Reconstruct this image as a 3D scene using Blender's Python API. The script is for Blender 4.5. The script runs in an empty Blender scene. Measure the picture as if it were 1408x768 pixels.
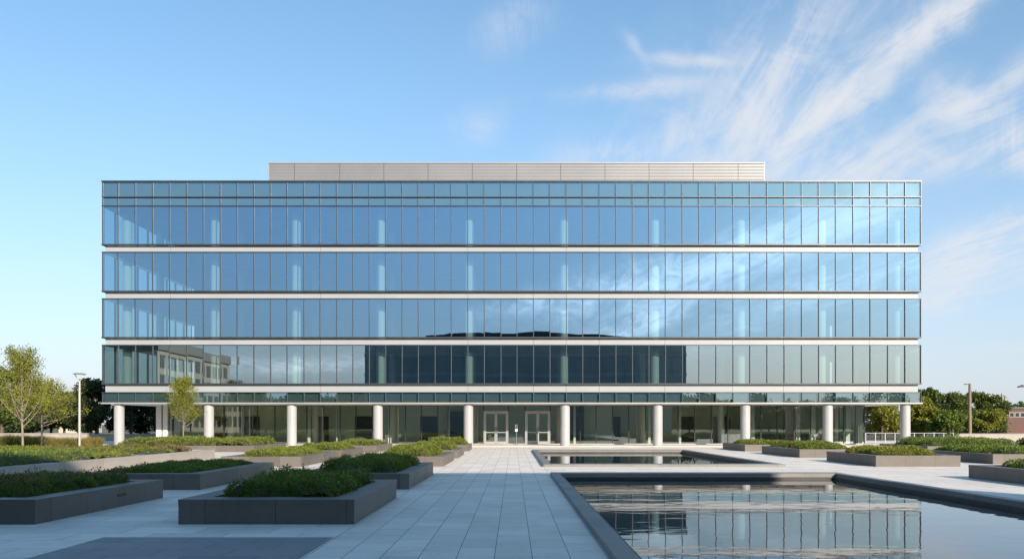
import bpy, math, random
import numpy as np
from mathutils import Vector

scene = bpy.context.scene
COL = scene.collection
F = 1105.0; CX = 706.0; HY = 583.0; CAMH = 1.76

def wx(px, Y): return (px - CX) * Y / F          # read off the photograph while measuring the site
def wz(py, Y): return CAMH + (HY - py) * Y / F

# ------------------------------------------------------------------ materials
def new_mat(name):
    m = bpy.data.materials.new(name); m.use_nodes = True
    nt = m.node_tree; nt.nodes.clear()
    out = nt.nodes.new('ShaderNodeOutputMaterial')
    return m, nt, out

def N(nt, t, **kw):
    n = nt.nodes.new(t)
    for k, v in kw.items():
        if k.startswith('i_'):
            n.inputs[k[2:].replace('_', ' ')].default_value = v
        else:
            setattr(n, k, v)
    return n

def L(nt, a, b): nt.links.new(a, b)

def M(nt, op, a, b=None, c=None, clamp=False):
    n = nt.nodes.new('ShaderNodeMath'); n.operation = op; n.use_clamp = clamp
    for i, v in enumerate((a, b, c)):
        if v is None: continue
        if isinstance(v, (int, float)): n.inputs[i].default_value = v
        else: nt.links.new(v, n.inputs[i])
    return n.outputs[0]

def mixc(nt, fac, a, b, mode='MIX'):
    n = nt.nodes.new('ShaderNodeMix'); n.data_type = 'RGBA'; n.blend_type = mode
    for s, v in ((n.inputs['Factor'], fac), (n.inputs['A'], a), (n.inputs['B'], b)):
        if isinstance(v, (int, float)): s.default_value = v
        elif isinstance(v, (tuple, list)): s.default_value = (*v[:3], 1)
        else: nt.links.new(v, s)
    return n.outputs['Result']

def noise(nt, vec, scale, detail=4, rough=.55, dist=0.0):
    n = nt.nodes.new('ShaderNodeTexNoise')
    n.inputs['Scale'].default_value = scale; n.inputs['Detail'].default_value = detail
    n.inputs['Roughness'].default_value = rough; n.inputs['Distortion'].default_value = dist
    if vec is not None: nt.links.new(vec, n.inputs['Vector'])
    return n.outputs['Fac']

def ramp(nt, fac, stops):
    n = nt.nodes.new('ShaderNodeValToRGB'); e = n.color_ramp.elements
    while len(e) < len(stops): e.new(.5)
    for x, (p, c) in zip(e, stops): x.position = p; x.color = (*c, 1)
    nt.links.new(fac, n.inputs[0]); return n.outputs[0]

def coords(nt, scale=(1, 1, 1), rot=(0, 0, 0)):
    t = nt.nodes.new('ShaderNodeNewGeometry'); mp = nt.nodes.new('ShaderNodeMapping')
    mp.inputs['Scale'].default_value = scale; mp.inputs['Rotation'].default_value = rot
    nt.links.new(t.outputs['Position'], mp.inputs[0]); return mp.outputs[0]

def principled(nt, out, col=None, rough=.6, metal=0., spec=.5, bump=None, bstr=.2, bdist=.01):
    p = nt.nodes.new('ShaderNodeBsdfPrincipled')
    if isinstance(col, tuple): p.inputs['Base Color'].default_value = (*col, 1)
    elif col is not None: nt.links.new(col, p.inputs['Base Color'])
    if isinstance(rough, (int, float)): p.inputs['Roughness'].default_value = rough
    else: nt.links.new(rough, p.inputs['Roughness'])
    p.inputs['Metallic'].default_value = metal
    p.inputs['Specular IOR Level'].default_value = spec
    if bump is not None:
        b = nt.nodes.new('ShaderNodeBump'); b.inputs['Strength'].default_value = bstr; b.inputs['Distance'].default_value = bdist
        nt.links.new(bump, b.inputs['Height']); nt.links.new(b.outputs[0], p.inputs['Normal'])
    nt.links.new(p.outputs[0], out.inputs[0]); return p

def mat_simple(name, a, b, scale=2., rough=.6, metal=0., spec=.5, bstr=.15, stretch=(1, 1, 1), fine=40.):
    m, nt, out = new_mat(name)
    v = coords(nt, stretch)
    n1 = noise(nt, v, scale, 5, .6); n2 = noise(nt, v, fine, 3, .6)
    f = M(nt, 'ADD', M(nt, 'MULTIPLY', n1, .7), M(nt, 'MULTIPLY', n2, .3))
    c = ramp(nt, f, [(.34, a), (.66, b)])
    principled(nt, out, c, rough, metal, spec, n2, bstr, .004)
    return m

def brick_joint(nt, v, bw, rh, mortar, offset=.5, freq=2):
    b = nt.nodes.new('ShaderNodeTexBrick')
    b.inputs['Scale'].default_value = 1; b.inputs['Brick Width'].default_value = bw; b.inputs['Row Height'].default_value = rh
    b.inputs['Mortar Size'].default_value = mortar; b.inputs['Mortar Smooth'].default_value = .1
    b.inputs['Color1'].default_value = (0, 0, 0, 1); b.inputs['Color2'].default_value = (1, 1, 1, 1)
    b.offset = offset; b.offset_frequency = freq; b.squash = 1
    nt.links.new(v, b.inputs['Vector'])
    return b.outputs['Color'], b.outputs['Fac']

def paving_mat(name, a, b, bw, rh, mortar, rot=0., shift=(0, 0), offset=.5, joint=(.09, .085, .08)):
    m, nt, out = new_mat(name)
    g = nt.nodes.new('ShaderNodeNewGeometry'); mp = nt.nodes.new('ShaderNodeMapping')
    mp.vector_type = 'TEXTURE'
    mp.inputs['Location'].default_value = (shift[0], shift[1], 0); mp.inputs['Rotation'].default_value = (0, 0, rot)
    L(nt, g.outputs['Position'], mp.inputs[0])
    col, fac = brick_joint(nt, mp.outputs[0], bw, rh, mortar, offset)
    v = coords(nt)
    big = noise(nt, v, .35, 4, .6); fine = noise(nt, v, 60, 3, .7); mid = noise(nt, v, 3.5, 5, .65)
    bwn = nt.nodes.new('ShaderNodeRGBToBW'); L(nt, col, bwn.inputs[0])
    t = M(nt, 'ADD', M(nt, 'MULTIPLY', bwn.outputs[0], .38), M(nt, 'MULTIPLY', M(nt, 'ADD', big, M(nt, 'ADD', fine, mid)), .21), clamp=True)
    c = ramp(nt, t, [(.12, a), (.78, b)])
    stain = M(nt, 'MULTIPLY', M(nt, 'SUBTRACT', noise(nt, v, .9, 6, .7, .6), .50, clamp=True), 1.7, clamp=True)
    c = mixc(nt, stain, c, tuple(x * .62 for x in a))
    c = mixc(nt, fac, c, joint)
    h = M(nt, 'SUBTRACT', M(nt, 'MULTIPLY', fine, .25), fac)
    r = M(nt, 'ADD', .42, M(nt, 'MULTIPLY', mid, .35))
    principled(nt, out, c, r, 0, .4, h, .35, .004)
    return m

def leaf_mat(name, cols, trans=.35):
    m, nt, out = new_mat(name)
    g = nt.nodes.new('ShaderNodeNewGeometry')
    n = M(nt, 'ADD', M(nt, 'MULTIPLY', M(nt, 'SUBTRACT', noise(nt, coords(nt), 2.3, 4, .6), .5), 2.2), .5, clamp=True)
    f = M(nt, 'ADD', M(nt, 'MULTIPLY', g.outputs['Random Per Island'], .55), M(nt, 'MULTIPLY', n, .45))
    c = ramp(nt, f, [(.12 + .76 * i / (len(cols) - 1), x) for i, x in enumerate(cols)])
    d = nt.nodes.new('ShaderNodeBsdfPrincipled'); L(nt, c, d.inputs['Base Color']); d.inputs['Roughness'].default_value = .55
    d.inputs['Specular IOR Level'].default_value = .35
    t = nt.nodes.new('ShaderNodeBsdfTranslucent'); c2 = mixc(nt, .5, c, (.25, .3, .03)); L(nt, c2, t.inputs[0])
    mx = nt.nodes.new('ShaderNodeMixShader'); mx.inputs[0].default_value = trans
    L(nt, d.outputs[0], mx.inputs[1]); L(nt, t.outputs[0], mx.inputs[2]); L(nt, mx.outputs[0], out.inputs[0])
    return m

def glass_mat(name, refl, tint, base=.42, edge=.9, wob=.0006, rscale=.5):
    """coated architectural glass: partly mirror, partly see-through"""
    m, nt, out = new_mat(name)
    gl = nt.nodes.new('ShaderNodeBsdfGlossy'); gl.inputs['Roughness'].default_value = 0.0; gl.inputs['Color'].default_value = (*refl, 1)
    if wob:
        v = coords(nt)
        b = nt.nodes.new('ShaderNodeBump'); b.inputs['Strength'].default_value = 1; b.inputs['Distance'].default_value = wob
        L(nt, noise(nt, v, rscale, 1, .4), b.inputs['Height']); L(nt, b.outputs[0], gl.inputs['Normal'])
    tr = nt.nodes.new('ShaderNodeBsdfTransparent'); tr.inputs[0].default_value = (*tint, 1)
    lw = nt.nodes.new('ShaderNodeFresnel'); lw.inputs['IOR'].default_value = 1.5
    f = M(nt, 'ADD', base, M(nt, 'MULTIPLY', lw.outputs[0], edge - base), clamp=True)
    mx = nt.nodes.new('ShaderNodeMixShader'); L(nt, f, mx.inputs[0]); L(nt, tr.outputs[0], mx.inputs[1]); L(nt, gl.outputs[0], mx.inputs[2])
    L(nt, mx.outputs[0], out.inputs[0]); return m

MT = {}
MT['plaza'] = paving_mat('plaza_stone', (.62, .555, .49), (.84, .77, .69), 1.2, .8, .005, 0, (.2, .25))
MT['walk'] = paving_mat('walkway_stone', (.62, .555, .49), (.85, .78, .70), .8, .503, .0052, math.pi / 2, (.25, .3), .45)
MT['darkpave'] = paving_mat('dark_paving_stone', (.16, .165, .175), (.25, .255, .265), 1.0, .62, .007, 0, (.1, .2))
MT['planter'] = None

def stone_mat(name, a, b, jw=1.0, jh=10., spec=.4, rough=.5):
    m, nt, out = new_mat(name)
    g = nt.nodes.new('ShaderNodeNewGeometry'); s = nt.nodes.new('ShaderNodeSeparateXYZ'); L(nt, g.outputs['Position'], s.inputs[0])
    u = M(nt, 'ADD', s.outputs[0], s.outputs[1])
    fr = M(nt, 'FRACT', M(nt, 'DIVIDE', u, jw))
    joint = M(nt, 'LESS_THAN', M(nt, 'MINIMUM', fr, M(nt, 'SUBTRACT', 1, fr)), .005 / jw)
    cell = M(nt, 'FLOOR', M(nt, 'DIVIDE', u, jw))
    wn = nt.nodes.new('ShaderNodeTexWhiteNoise'); wn.noise_dimensions = '1D'; L(nt, cell, wn.inputs['W'])
    v = coords(nt, (1, 1, 1.6)); big = noise(nt, v, 1.1, 6, .65, .4); fine = noise(nt, v, 55, 3, .7)
    f = M(nt, 'ADD', M(nt, 'MULTIPLY', wn.outputs[0], .3), M(nt, 'ADD', M(nt, 'MULTIPLY', big, .5), M(nt, 'MULTIPLY', fine, .22)))
    c = ramp(nt, f, [(.25, a), (.78, b)])
    vs = coords(nt, (3, 3, .35)); streak = M(nt, 'MULTIPLY', M(nt, 'SUBTRACT', noise(nt, vs, 2, 5, .7), .55, clamp=True), 1.6, clamp=True)
    c = mixc(nt, streak, c, tuple(x * .55 for x in a))
    c = mixc(nt, joint, c, tuple(x * .35 for x in a))
    principled(nt, out, c, rough, 0, spec, fine, .25, .004)
    return m

MT['planter'] = stone_mat('planter_stone', (.10, .086, .075), (.165, .145, .127), 1.25)
MT['lightwall'] = stone_mat('pale_concrete', (.27, .245, .22), (.38, .345, .31), 3.0)
MT['rim'] = stone_mat('pool_rim_stone', (.15, .145, .14), (.24, .23, .215), 1.2)
MT['basin'] = mat_simple('basin_stone', (.02, .02, .018), (.045, .042, .036), 3, .5)
MT['soil'] = mat_simple('soil', (.035, .022, .014), (.085, .055, .035), 8, .95, bstr=.8)
MT['gravel'] = mat_simple('gravel_bed', (.22, .17, .12), (.4, .32, .24), 9, .9, bstr=.6)
MT['ground'] = mat_simple('far_ground', (.07, .085, .04), (.14, .13, .075), .2, .95)
MT['spandrel'] = mat_simple('white_metal_panel', (.29, .305, .325), (.335, .35, .365), .35, .38, 0, .5, .02)
MT['frame'] = mat_simple('anodised_frame', (.045, .052, .062), (.065, .074, .085), 1, .38, .5, .5, .02)
MT['mull'] = mat_simple('mullion_metal', (.03, .036, .045), (.048, .055, .066), 1, .35, .55, .5, .02)
MT['darkmull'] = mat_simple('dark_mullion', (.02, .022, .024), (.035, .037, .04), 1, .4, .3, .5, .02)
MT['trim'] = mat_simple('pale_trim', (.30, .30, .29), (.36, .36, .34), 1, .4, .2, .5, .02)
MT['soffit'] = mat_simple('soffit_panel', (.55, .55, .54), (.62, .62, .61), .6, .6)
MT['column'] = mat_simple('painted_column', (.32, .32, .325), (.375, .375, .38), .8, .42, 0, .5, .03)
MT['ceil'] = mat_simple('office_ceiling', (.28, .28, .28), (.36, .36, .36), .5, .8)
MT['intfloor'] = mat_simple('office_floor', (.55, .56, .52), (.62, .63, .58), .7, .6)
MT['intwall'] = mat_simple('core_wall', (.10, .11, .12), (.16, .17, .175), .3, .8)
MT['lobbywall'] = mat_simple('lobby_wall', (.56, .60, .52), (.66, .70, .6), .3, .7)
MT['palewall'] = mat_simple('pale_room_wall', (.7, .72, .62), (.78, .79, .7), .3, .8)
MT['intcol'] = mat_simple('interior_column', (.74, .78, .72), (.8, .83, .78), .5, .6)
MT['shadowbox'] = mat_simple('shadow_box_panel', (.17, .20, .20), (.22, .25, .25), .6, .6)
MT['edge'] = mat_simple('lit_edge_metal', (.13, .15, .17), (.17, .19, .21), 1, .4, .4, .5, .02)  # lighter than the mullions: their sun-lit side put into the colour
MT['curtain'] = None
MT['louvre'] = None
MT['pane_top'] = glass_mat('spandrel_glass', (.52, .73, .86), (.52, .66, .68), .34, .95)
MT['pane'] = glass_mat('vision_glass', (.47, .70, .90), (.50, .66, .68), .43, .95)
MT['pane2'] = glass_mat('vision_glass_low', (.64, .78, .85), (.50, .65, .64), .43, .95)
MT['pane0'] = glass_mat('lobby_glass', (.78, .86, .82), (.78, .86, .80), .22, .9)
MT['pane_side'] = glass_mat('side_glass', (.7, .85, .88), (.62, .74, .74), .15, .9, wob=0)
MT['alu'] = mat_simple('white_aluminium', (.32, .33, .33), (.38, .385, .385), 1, .35, .3)
MT['lamp'] = mat_simple('lamp_pole_paint', (.36, .34, .32), (.44, .42, .39), 1, .4, .2)
MT['darkmetal'] = mat_simple('dark_metal', (.05, .05, .055), (.08, .08, .085), 1, .4, .5)
MT['wood'] = mat_simple('weathered_pole_wood', (.16, .12, .09), (.26, .2, .15), 4, .85, stretch=(1, 1, .2))
MT['bark'] = mat_simple('pale_bark', (.17, .14, .11), (.27, .23, .18), 6, .85, bstr=.5, stretch=(1, 1, .3))
MT['barkd'] = mat_simple('dark_bark', (.07, .055, .04), (.13, .1, .075), 4, .9, bstr=.5, stretch=(1, 1, .3))
MT['brick'] = None
MT['black'] = mat_simple('black_plastic', (.012, .012, .014), (.025, .025, .027), 2, .5)
MT['notice'] = mat_simple('notice_paper', (.6, .6, .58), (.68, .68, .66), 2, .6)
MT['stucco'] = mat_simple('sunlit_stone', (.42, .37, .29), (.55, .49, .39), .6, .8)
MT['roofband'] = mat_simple('dark_roof_band', (.06, .058, .055), (.09, .087, .08), .6, .6)
MT['winglass'] = mat_simple('dark_window', (.02, .025, .03), (.035, .04, .045), .5, .12, 0, .7, .0)
MT['darkglass'] = mat_simple('dark_tower_glass', (.15, .235, .25), (.22, .30, .31), .15, .12, 0, .6, .0)
MT['darkband'] = mat_simple('dark_tower_band', (.22, .27, .28), (.28, .32, .33), .3, .4)

m, nt, out = new_mat('curtain_fabric')
d = nt.nodes.new('ShaderNodeBsdfDiffuse'); d.inputs[0].default_value = (.82, .84, .80, 1)
t = nt.nodes.new('ShaderNodeBsdfTranslucent'); t.inputs[0].default_value = (.75, .80, .76, 1)
mx = nt.nodes.new('ShaderNodeMixShader'); mx.inputs[0].default_value = .5
L(nt, d.outputs[0], mx.inputs[1]); L(nt, t.outputs[0], mx.inputs[2]); L(nt, mx.outputs[0], out.inputs[0]); MT['curtain'] = m

m, nt, out = new_mat('louvre_metal')
g = nt.nodes.new('ShaderNodeNewGeometry'); s = nt.nodes.new('ShaderNodeSeparateXYZ'); L(nt, g.outputs['Position'], s.inputs[0])
n1 = noise(nt, coords(nt, (1, 1, 1)), .25, 4)
principled(nt, out, ramp(nt, n1, [(.3, (.185, .19, .20)), (.7, (.215, .22, .23))]), .45, .2, .4); MT['louvre'] = m

m, nt, out = new_mat('red_brick')
v = coords(nt, (1, 1, 1), (math.pi / 2, 0, 0))
b = nt.nodes.new('ShaderNodeTexBrick'); L(nt, v, b.inputs['Vector']); b.inputs['Scale'].default_value = 4
b.inputs['Color1'].default_value = (.09, .04, .034, 1); b.inputs['Color2'].default_value = (.13, .06, .05, 1); b.inputs['Mortar'].default_value = (.2, .15, .13, 1)
principled(nt, out, b.outputs[0], .9); MT['brick'] = m

# water
m, nt, out = new_mat('pool_water')
v1 = coords(nt, (.7, 1.25, 1)); v2 = coords(nt, (1.0, 2.4, 1))
w1 = noise(nt, v1, 1.0, 2, .45, .4); w2 = noise(nt, v2, 3.6, 3, .5, .3)
g = nt.nodes.new('ShaderNodeNewGeometry'); s = nt.nodes.new('ShaderNodeSeparateXYZ'); L(nt, g.outputs['Position'], s.inputs[0])
calm = nt.nodes.new('ShaderNodeMapRange'); calm.inputs['From Min'].default_value = 23; calm.inputs['From Max'].default_value = 31
calm.inputs['To Min'].default_value = 1; calm.inputs['To Max'].default_value = .06; L(nt, s.outputs[1], calm.inputs[0])
patch = M(nt, 'ADD', .35, M(nt, 'MULTIPLY', noise(nt, coords(nt, (.5, 1.2, 1)), .35, 3), 1.0))
h = M(nt, 'MULTIPLY', M(nt, 'ADD', w1, M(nt, 'MULTIPLY', w2, .10)), M(nt, 'MULTIPLY', calm.outputs[0], patch))
bp = nt.nodes.new('ShaderNodeBump'); bp.inputs['Strength'].default_value = 1; bp.inputs['Distance'].default_value = .0048; L(nt, h, bp.inputs['Height'])
gl = nt.nodes.new('ShaderNodeBsdfGlossy'); gl.inputs['Roughness'].default_value = .0; gl.inputs['Color'].default_value = (.93, .96, 1, 1)
df = nt.nodes.new('ShaderNodeBsdfDiffuse'); df.inputs[0].default_value = (.012, .016, .018, 1)
fr = nt.nodes.new('ShaderNodeFresnel'); fr.inputs['IOR'].default_value = 1.47
L(nt, bp.outputs[0], gl.inputs['Normal']); L(nt, bp.outputs[0], fr.inputs['Normal'])
mx = nt.nodes.new('ShaderNodeMixShader'); L(nt, fr.outputs[0], mx.inputs[0]); L(nt, df.outputs[0], mx.inputs[1]); L(nt, gl.outputs[0], mx.inputs[2])
L(nt, mx.outputs[0], out.inputs[0]); MT['water'] = m

MT['leaf_dark'] = leaf_mat('evergreen_leaf', [(.04, .072, .012), (.095, .15, .022), (.22, .29, .055)], .3)
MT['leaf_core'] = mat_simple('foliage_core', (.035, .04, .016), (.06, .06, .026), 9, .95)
MT['leaf_lime'] = leaf_mat('lime_leaf', [(.08, .115, .016), (.15, .19, .026), (.27, .28, .05)], .35)
MT['leaf_green'] = leaf_mat('green_leaf', [(.055, .10, .016), (.12, .19, .03), (.24, .28, .05)], .35)
MT['leaf_tree'] = leaf_mat('spring_leaf', [(.12, .15, .016), (.23, .25, .026), (.36, .34, .045)], .4)
MT['leaf_olive'] = leaf_mat('olive_leaf', [(.10, .12, .016), (.21, .22, .03), (.34, .32, .05)], .35)
MT['leaf_bg'] = leaf_mat('far_dark_leaf', [(.010, .022, .007), (.020, .038, .011), (.038, .058, .018)], .2)
MT['leaf_bgm'] = leaf_mat('far_mid_leaf', [(.035, .06, .012), (.075, .11, .02), (.14, .17, .035)], .3)
MT['grass'] = leaf_mat('ornamental_grass', [(.07, .085, .02), (.13, .14, .03), (.24, .20, .06)], .4)
MT['grass_gold'] = leaf_mat('golden_grass', [(.14, .12, .03), (.24, .19, .05), (.34, .26, .09)], .4)
MT['leaf_hill'] = leaf_mat('hill_leaf', [(.05, .075, .03), (.09, .12, .045), (.14, .17, .06)], .1)
MT['rust'] = leaf_mat('rust_cover', [(.09, .06, .03), (.17, .10, .05), (.24, .19, .06)], .3)

# ------------------------------------------------------------------ mesh helpers
class MB:
    def __init__(s): s.v = []; s.f = []; s.m = []; s.n = 0; s.mats = []; s.smooth = []
    def mi(s, mat):
        mat = MT[mat] if isinstance(mat, str) else mat
        if mat not in s.mats: s.mats.append(mat)
        return s.mats.index(mat)
    def add(s, vs, fs, mat, smooth=False):
        k = s.mi(mat)
        s.v.extend(vs)
        for f in fs: s.f.append(tuple(i + s.n for i in f)); s.m.append(k); s.smooth.append(smooth)
        s.n += len(vs)
    def box(s, x0, x1, y0, y1, z0, z1, mat, bev=0.0):
        if x1 < x0: x0, x1 = x1, x0
        if y1 < y0: y0, y1 = y1, y0
        if bev <= 0:
            vs = [(x, y, z) for z in (z0, z1) for y in (y0, y1) for x in (x0, x1)]
            s.add(vs, [(0, 2, 3, 1), (4, 5, 7, 6), (0, 1, 5, 4), (2, 6, 7, 3), (0, 4, 6, 2), (1, 3, 7, 5)], mat)
            return
        b = bev
        ring = lambda z, i: [(x0 + i, y0 + i, z), (x1 - i, y0 + i, z), (x1 - i, y1 - i, z), (x0 + i, y1 - i, z)]
        # chamfered verticals and top
        def oct_(z, i, c):
            a0, a1, b0, b1 = x0 + i, x1 - i, y0 + i, y1 - i
            return [(a0 + c, b0, z), (a1 - c, b0, z), (a1, b0 + c, z), (a1, b1 - c, z), (a1 - c, b1, z), (a0 + c, b1, z), (a0, b1 - c, z), (a0, b0 + c, z)]
        vs = oct_(z0, 0, b) + oct_(z1 - b, 0, b) + oct_(z1, b, b)
        fs = [tuple(range(7, -1, -1))] + [tuple(range(16, 24))]
        for r in (0, 8):
            for i in range(8): fs.append((r + i, r + (i + 1) % 8, r + 8 + (i + 1) % 8, r + 8 + i))
        s.add(vs, fs, mat)
    def quad(s, pts, mat): s.add(pts, [(0, 1, 2, 3)], mat)
    def cyl(s, x, y, z0, z1, r0, r1=None, mat='alu', n=24, caps=True):
        r1 = r0 if r1 is None else r1
        vs = [(x + r * math.cos(2 * math.pi * i / n), y + r * math.sin(2 * math.pi * i / n), z) for r, z in ((r0, z0), (r1, z1)) for i in range(n)]
        s.add(vs, [(i, (i + 1) % n, n + (i + 1) % n, n + i) for i in range(n)], mat, True)
        if caps:
            s.add(vs[:n], [tuple(range(n - 1, -1, -1))], mat); s.add(vs[n:], [tuple(range(n))], mat)
    def tube(s, pts, rad, mat, n=7):
        P = [Vector(p) for p in pts]; vs = []
        for i, p in enumerate(P):
            d = (P[min(i + 1, len(P) - 1)] - P[max(i - 1, 0)]).normalized()
            a = d.cross(Vector((0.31, .95, .07))).normalized(); b = d.cross(a)
            for k in range(n):
                t = 2 * math.pi * k / n; q = p + (a * math.cos(t) + b * math.sin(t)) * rad[i]
                vs.append(tuple(q))
        fs = [(j * n + k, j * n + (k + 1) % n, (j + 1) * n + (k + 1) % n, (j + 1) * n + k) for j in range(len(P) - 1) for k in range(n)]
        fs.append(tuple(range((len(P) - 1) * n, len(P) * n)))
        s.add(vs, fs, mat, True)
    def build(s, name, parent=None, loc=(0, 0, 0)):
        me = bpy.data.meshes.new(name); me.from_pydata(s.v, [], s.f)
        for m_ in s.mats: me.materials.append(m_)
        me.polygons.foreach_set('material_index', s.m); me.polygons.foreach_set('use_smooth', s.smooth)
        me.update()
        o = bpy.data.objects.new(name, me); o.location = loc; COL.objects.link(o)
        if parent is not None: o.parent = parent
        return o

def np_leaves(pos, dirs, nrm, ln, wd):
    """rhombus leaves as separate quads: pos (n,3), dirs & nrm unit (n,3), ln, wd (n,)"""
    side = np.cross(dirs, nrm); side /= np.linalg.norm(side, axis=1)[:, None] + 1e-9
    a = pos; b = pos + dirs * (ln * .5)[:, None] + side * (wd * .5)[:, None]
    c = pos + dirs * ln[:, None]; d = pos + dirs * (ln * .5)[:, None] - side * (wd * .5)[:, None]
    return np.stack([a, b, c, d], 1).reshape(-1, 3)

def mesh_from_quads(name, verts, mat, parent=None, loc=(0, 0, 0), extra=None, extra_mat=None):
    """verts (4n,3) + optional extra (verts, faces) underneath"""
    n = len(verts) // 4
    faces = np.arange(4 * n).reshape(-1, 4)
    mi = np.zeros(n, dtype=np.int32)
    if extra is not None:
        ev, ef = extra
        faces = np.concatenate([faces, np.array(ef) + 4 * n]); verts = np.concatenate([verts, np.array(ev)])
        mi = np.concatenate([mi, np.ones(len(ef), dtype=np.int32)])
    me = bpy.data.meshes.new(name)
    me.vertices.add(len(verts)); me.vertices.foreach_set('co', np.asarray(verts, dtype=np.float32).ravel())
    nf = len(faces); me.loops.add(nf * 4); me.loops.foreach_set('vertex_index', faces.astype(np.int32).ravel())
    me.polygons.add(nf); me.polygons.foreach_set('loop_start', np.arange(nf, dtype=np.int32) * 4)
    me.materials.append(MT[mat])
    if extra is not None: me.materials.append(MT[extra_mat])
    me.polygons.foreach_set('material_index', mi)
    me.update(); me.validate()
    o = bpy.data.objects.new(name, me); o.location = loc; COL.objects.link(o)
    if parent is not None: o.parent = parent
    return o

def tag(o, label=None, cat=None, group=None, kind=None):
    if label: o['label'] = label
    if cat: o['category'] = cat
    if group: o['group'] = group
    if kind: o['kind'] = kind
    return o

def empty(name, loc, label, cat, group=None):
    o = bpy.data.objects.new(name, None); o.location = loc; o.empty_display_size = .3; COL.objects.link(o)
    return tag(o, label, cat, group)

def copy_tree(o, parent=None):
    c = o.copy(); COL.objects.link(c); c.parent = parent
    for ch in list(o.children): copy_tree(ch, c)
    return c

# ------------------------------------------------------------------ setting: ground, paving, pools
PA = (1.28, 11.25, 7.0, 28.0)      # big pool outer x0,x1,y0,y1
PB = (1.24, 11.35, 33.5, 53.4)     # small pool
def holed(name, X0, X1, Y0, Y1, z, mat, inset=.02):
    xs = sorted({X0, X1, *[p for q in (PA, PB) for p in (q[0] + inset, q[1] - inset)]})
    ys = sorted({Y0, Y1, *[p for q in (PA, PB) for p in (q[2] + inset, q[3] - inset)]})
    mb = MB()
    for i in range(len(xs) - 1):
        for j in range(len(ys) - 1):
            cx, cy = (xs[i] + xs[i + 1]) / 2, (ys[j] + ys[j + 1]) / 2
            if any(q[0] < cx < q[1] and q[2] < cy < q[3] for q in (PA, PB)): continue
            mb.quad([(xs[i], ys[j], z), (xs[i + 1], ys[j], z), (xs[i + 1], ys[j + 1], z), (xs[i], ys[j + 1], z)], mat)
    return mb.build(name)
tag(holed('ground', -1500, 1500, -1500, 2500, -.02, 'ground'), kind='structure')
tag(holed('plaza_paving', -60, 60, -8, 88, -.004, 'plaza'), kind='structure')
mb = MB(); mb.quad([(-2.8, 7, 0), (1.27, 7, 0), (1.27, 63.0, 0), (-2.8, 63.0, 0)], 'walk'); tag(mb.build('walkway_paving'), kind='structure')
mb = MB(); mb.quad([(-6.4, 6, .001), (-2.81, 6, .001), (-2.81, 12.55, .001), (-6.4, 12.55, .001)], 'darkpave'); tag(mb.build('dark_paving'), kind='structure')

def pool(q, wf, wb, ws, label, wname):
    x0, x1, y0, y1 = q
    r = empty('reflecting_pool', ((x0 + x1) / 2, (y0 + y1) / 2, 0), label, 'pool')
    ox, oy = r.location.x, r.location.y
    H = .1; mb = MB()
    a0, a1, b0, b1 = x0 - ox, x1 - ox, y0 - oy, y1 - oy
    mb.box(a0, a0 + ws, b0, b1, -.3, H, 'rim', .008); mb.box(a1 - ws, a1, b0, b1, -.3, H, 'rim', .008)
    mb.box(a0 + ws + .001, a1 - ws - .001, b0, b0 + wf, -.3, H, 'rim', .008); mb.box(a0 + ws + .001, a1 - ws - .001, b1 - wb, b1, -.3, H, 'rim', .008)
    mb.build('coping', r)
    mb = MB(); l = .14; zt = -.03
    i0, i1, j0, j1 = a0 + ws, a1 - ws, b0 + wf, b1 - wb
    # narrow ledge just over the water, then basin walls and floor
    mb.box(i0, i0 + l, j0, j1, -.45, zt, 'basin'); mb.box(i1 - l, i1, j0, j1, -.45, zt, 'basin')
    mb.box(i0 + l, i1 - l, j0, j0 + l, -.45, zt, 'basin'); mb.box(i0 + l, i1 - l, j1 - l, j1, -.45, zt, 'basin')
    mb.box(i0, i1, j0, j1, -.55, -.45, 'basin')
    mb.build('basin', r)
    mb = MB(); zw = -.1; e = .002
    c = (i0 + l + e + ox, i1 - l - e + ox, j0 + l + e + oy, j1 - l - e + oy)
    mb.quad([(c[0], c[2], zw), (c[1], c[2], zw), (c[1], c[3], zw), (c[0], c[3], zw)], 'water')
    tag(mb.build(wname), kind='structure')
pool(PA, .6, .7, .3, 'large dark reflecting pool with low stone rim beside the walkway, nearest the camera', 'pool_water')
pool(PB, .7, 1.2, .34, 'smaller still reflecting pool between the large pool and the entrance', 'pool_water')

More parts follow.
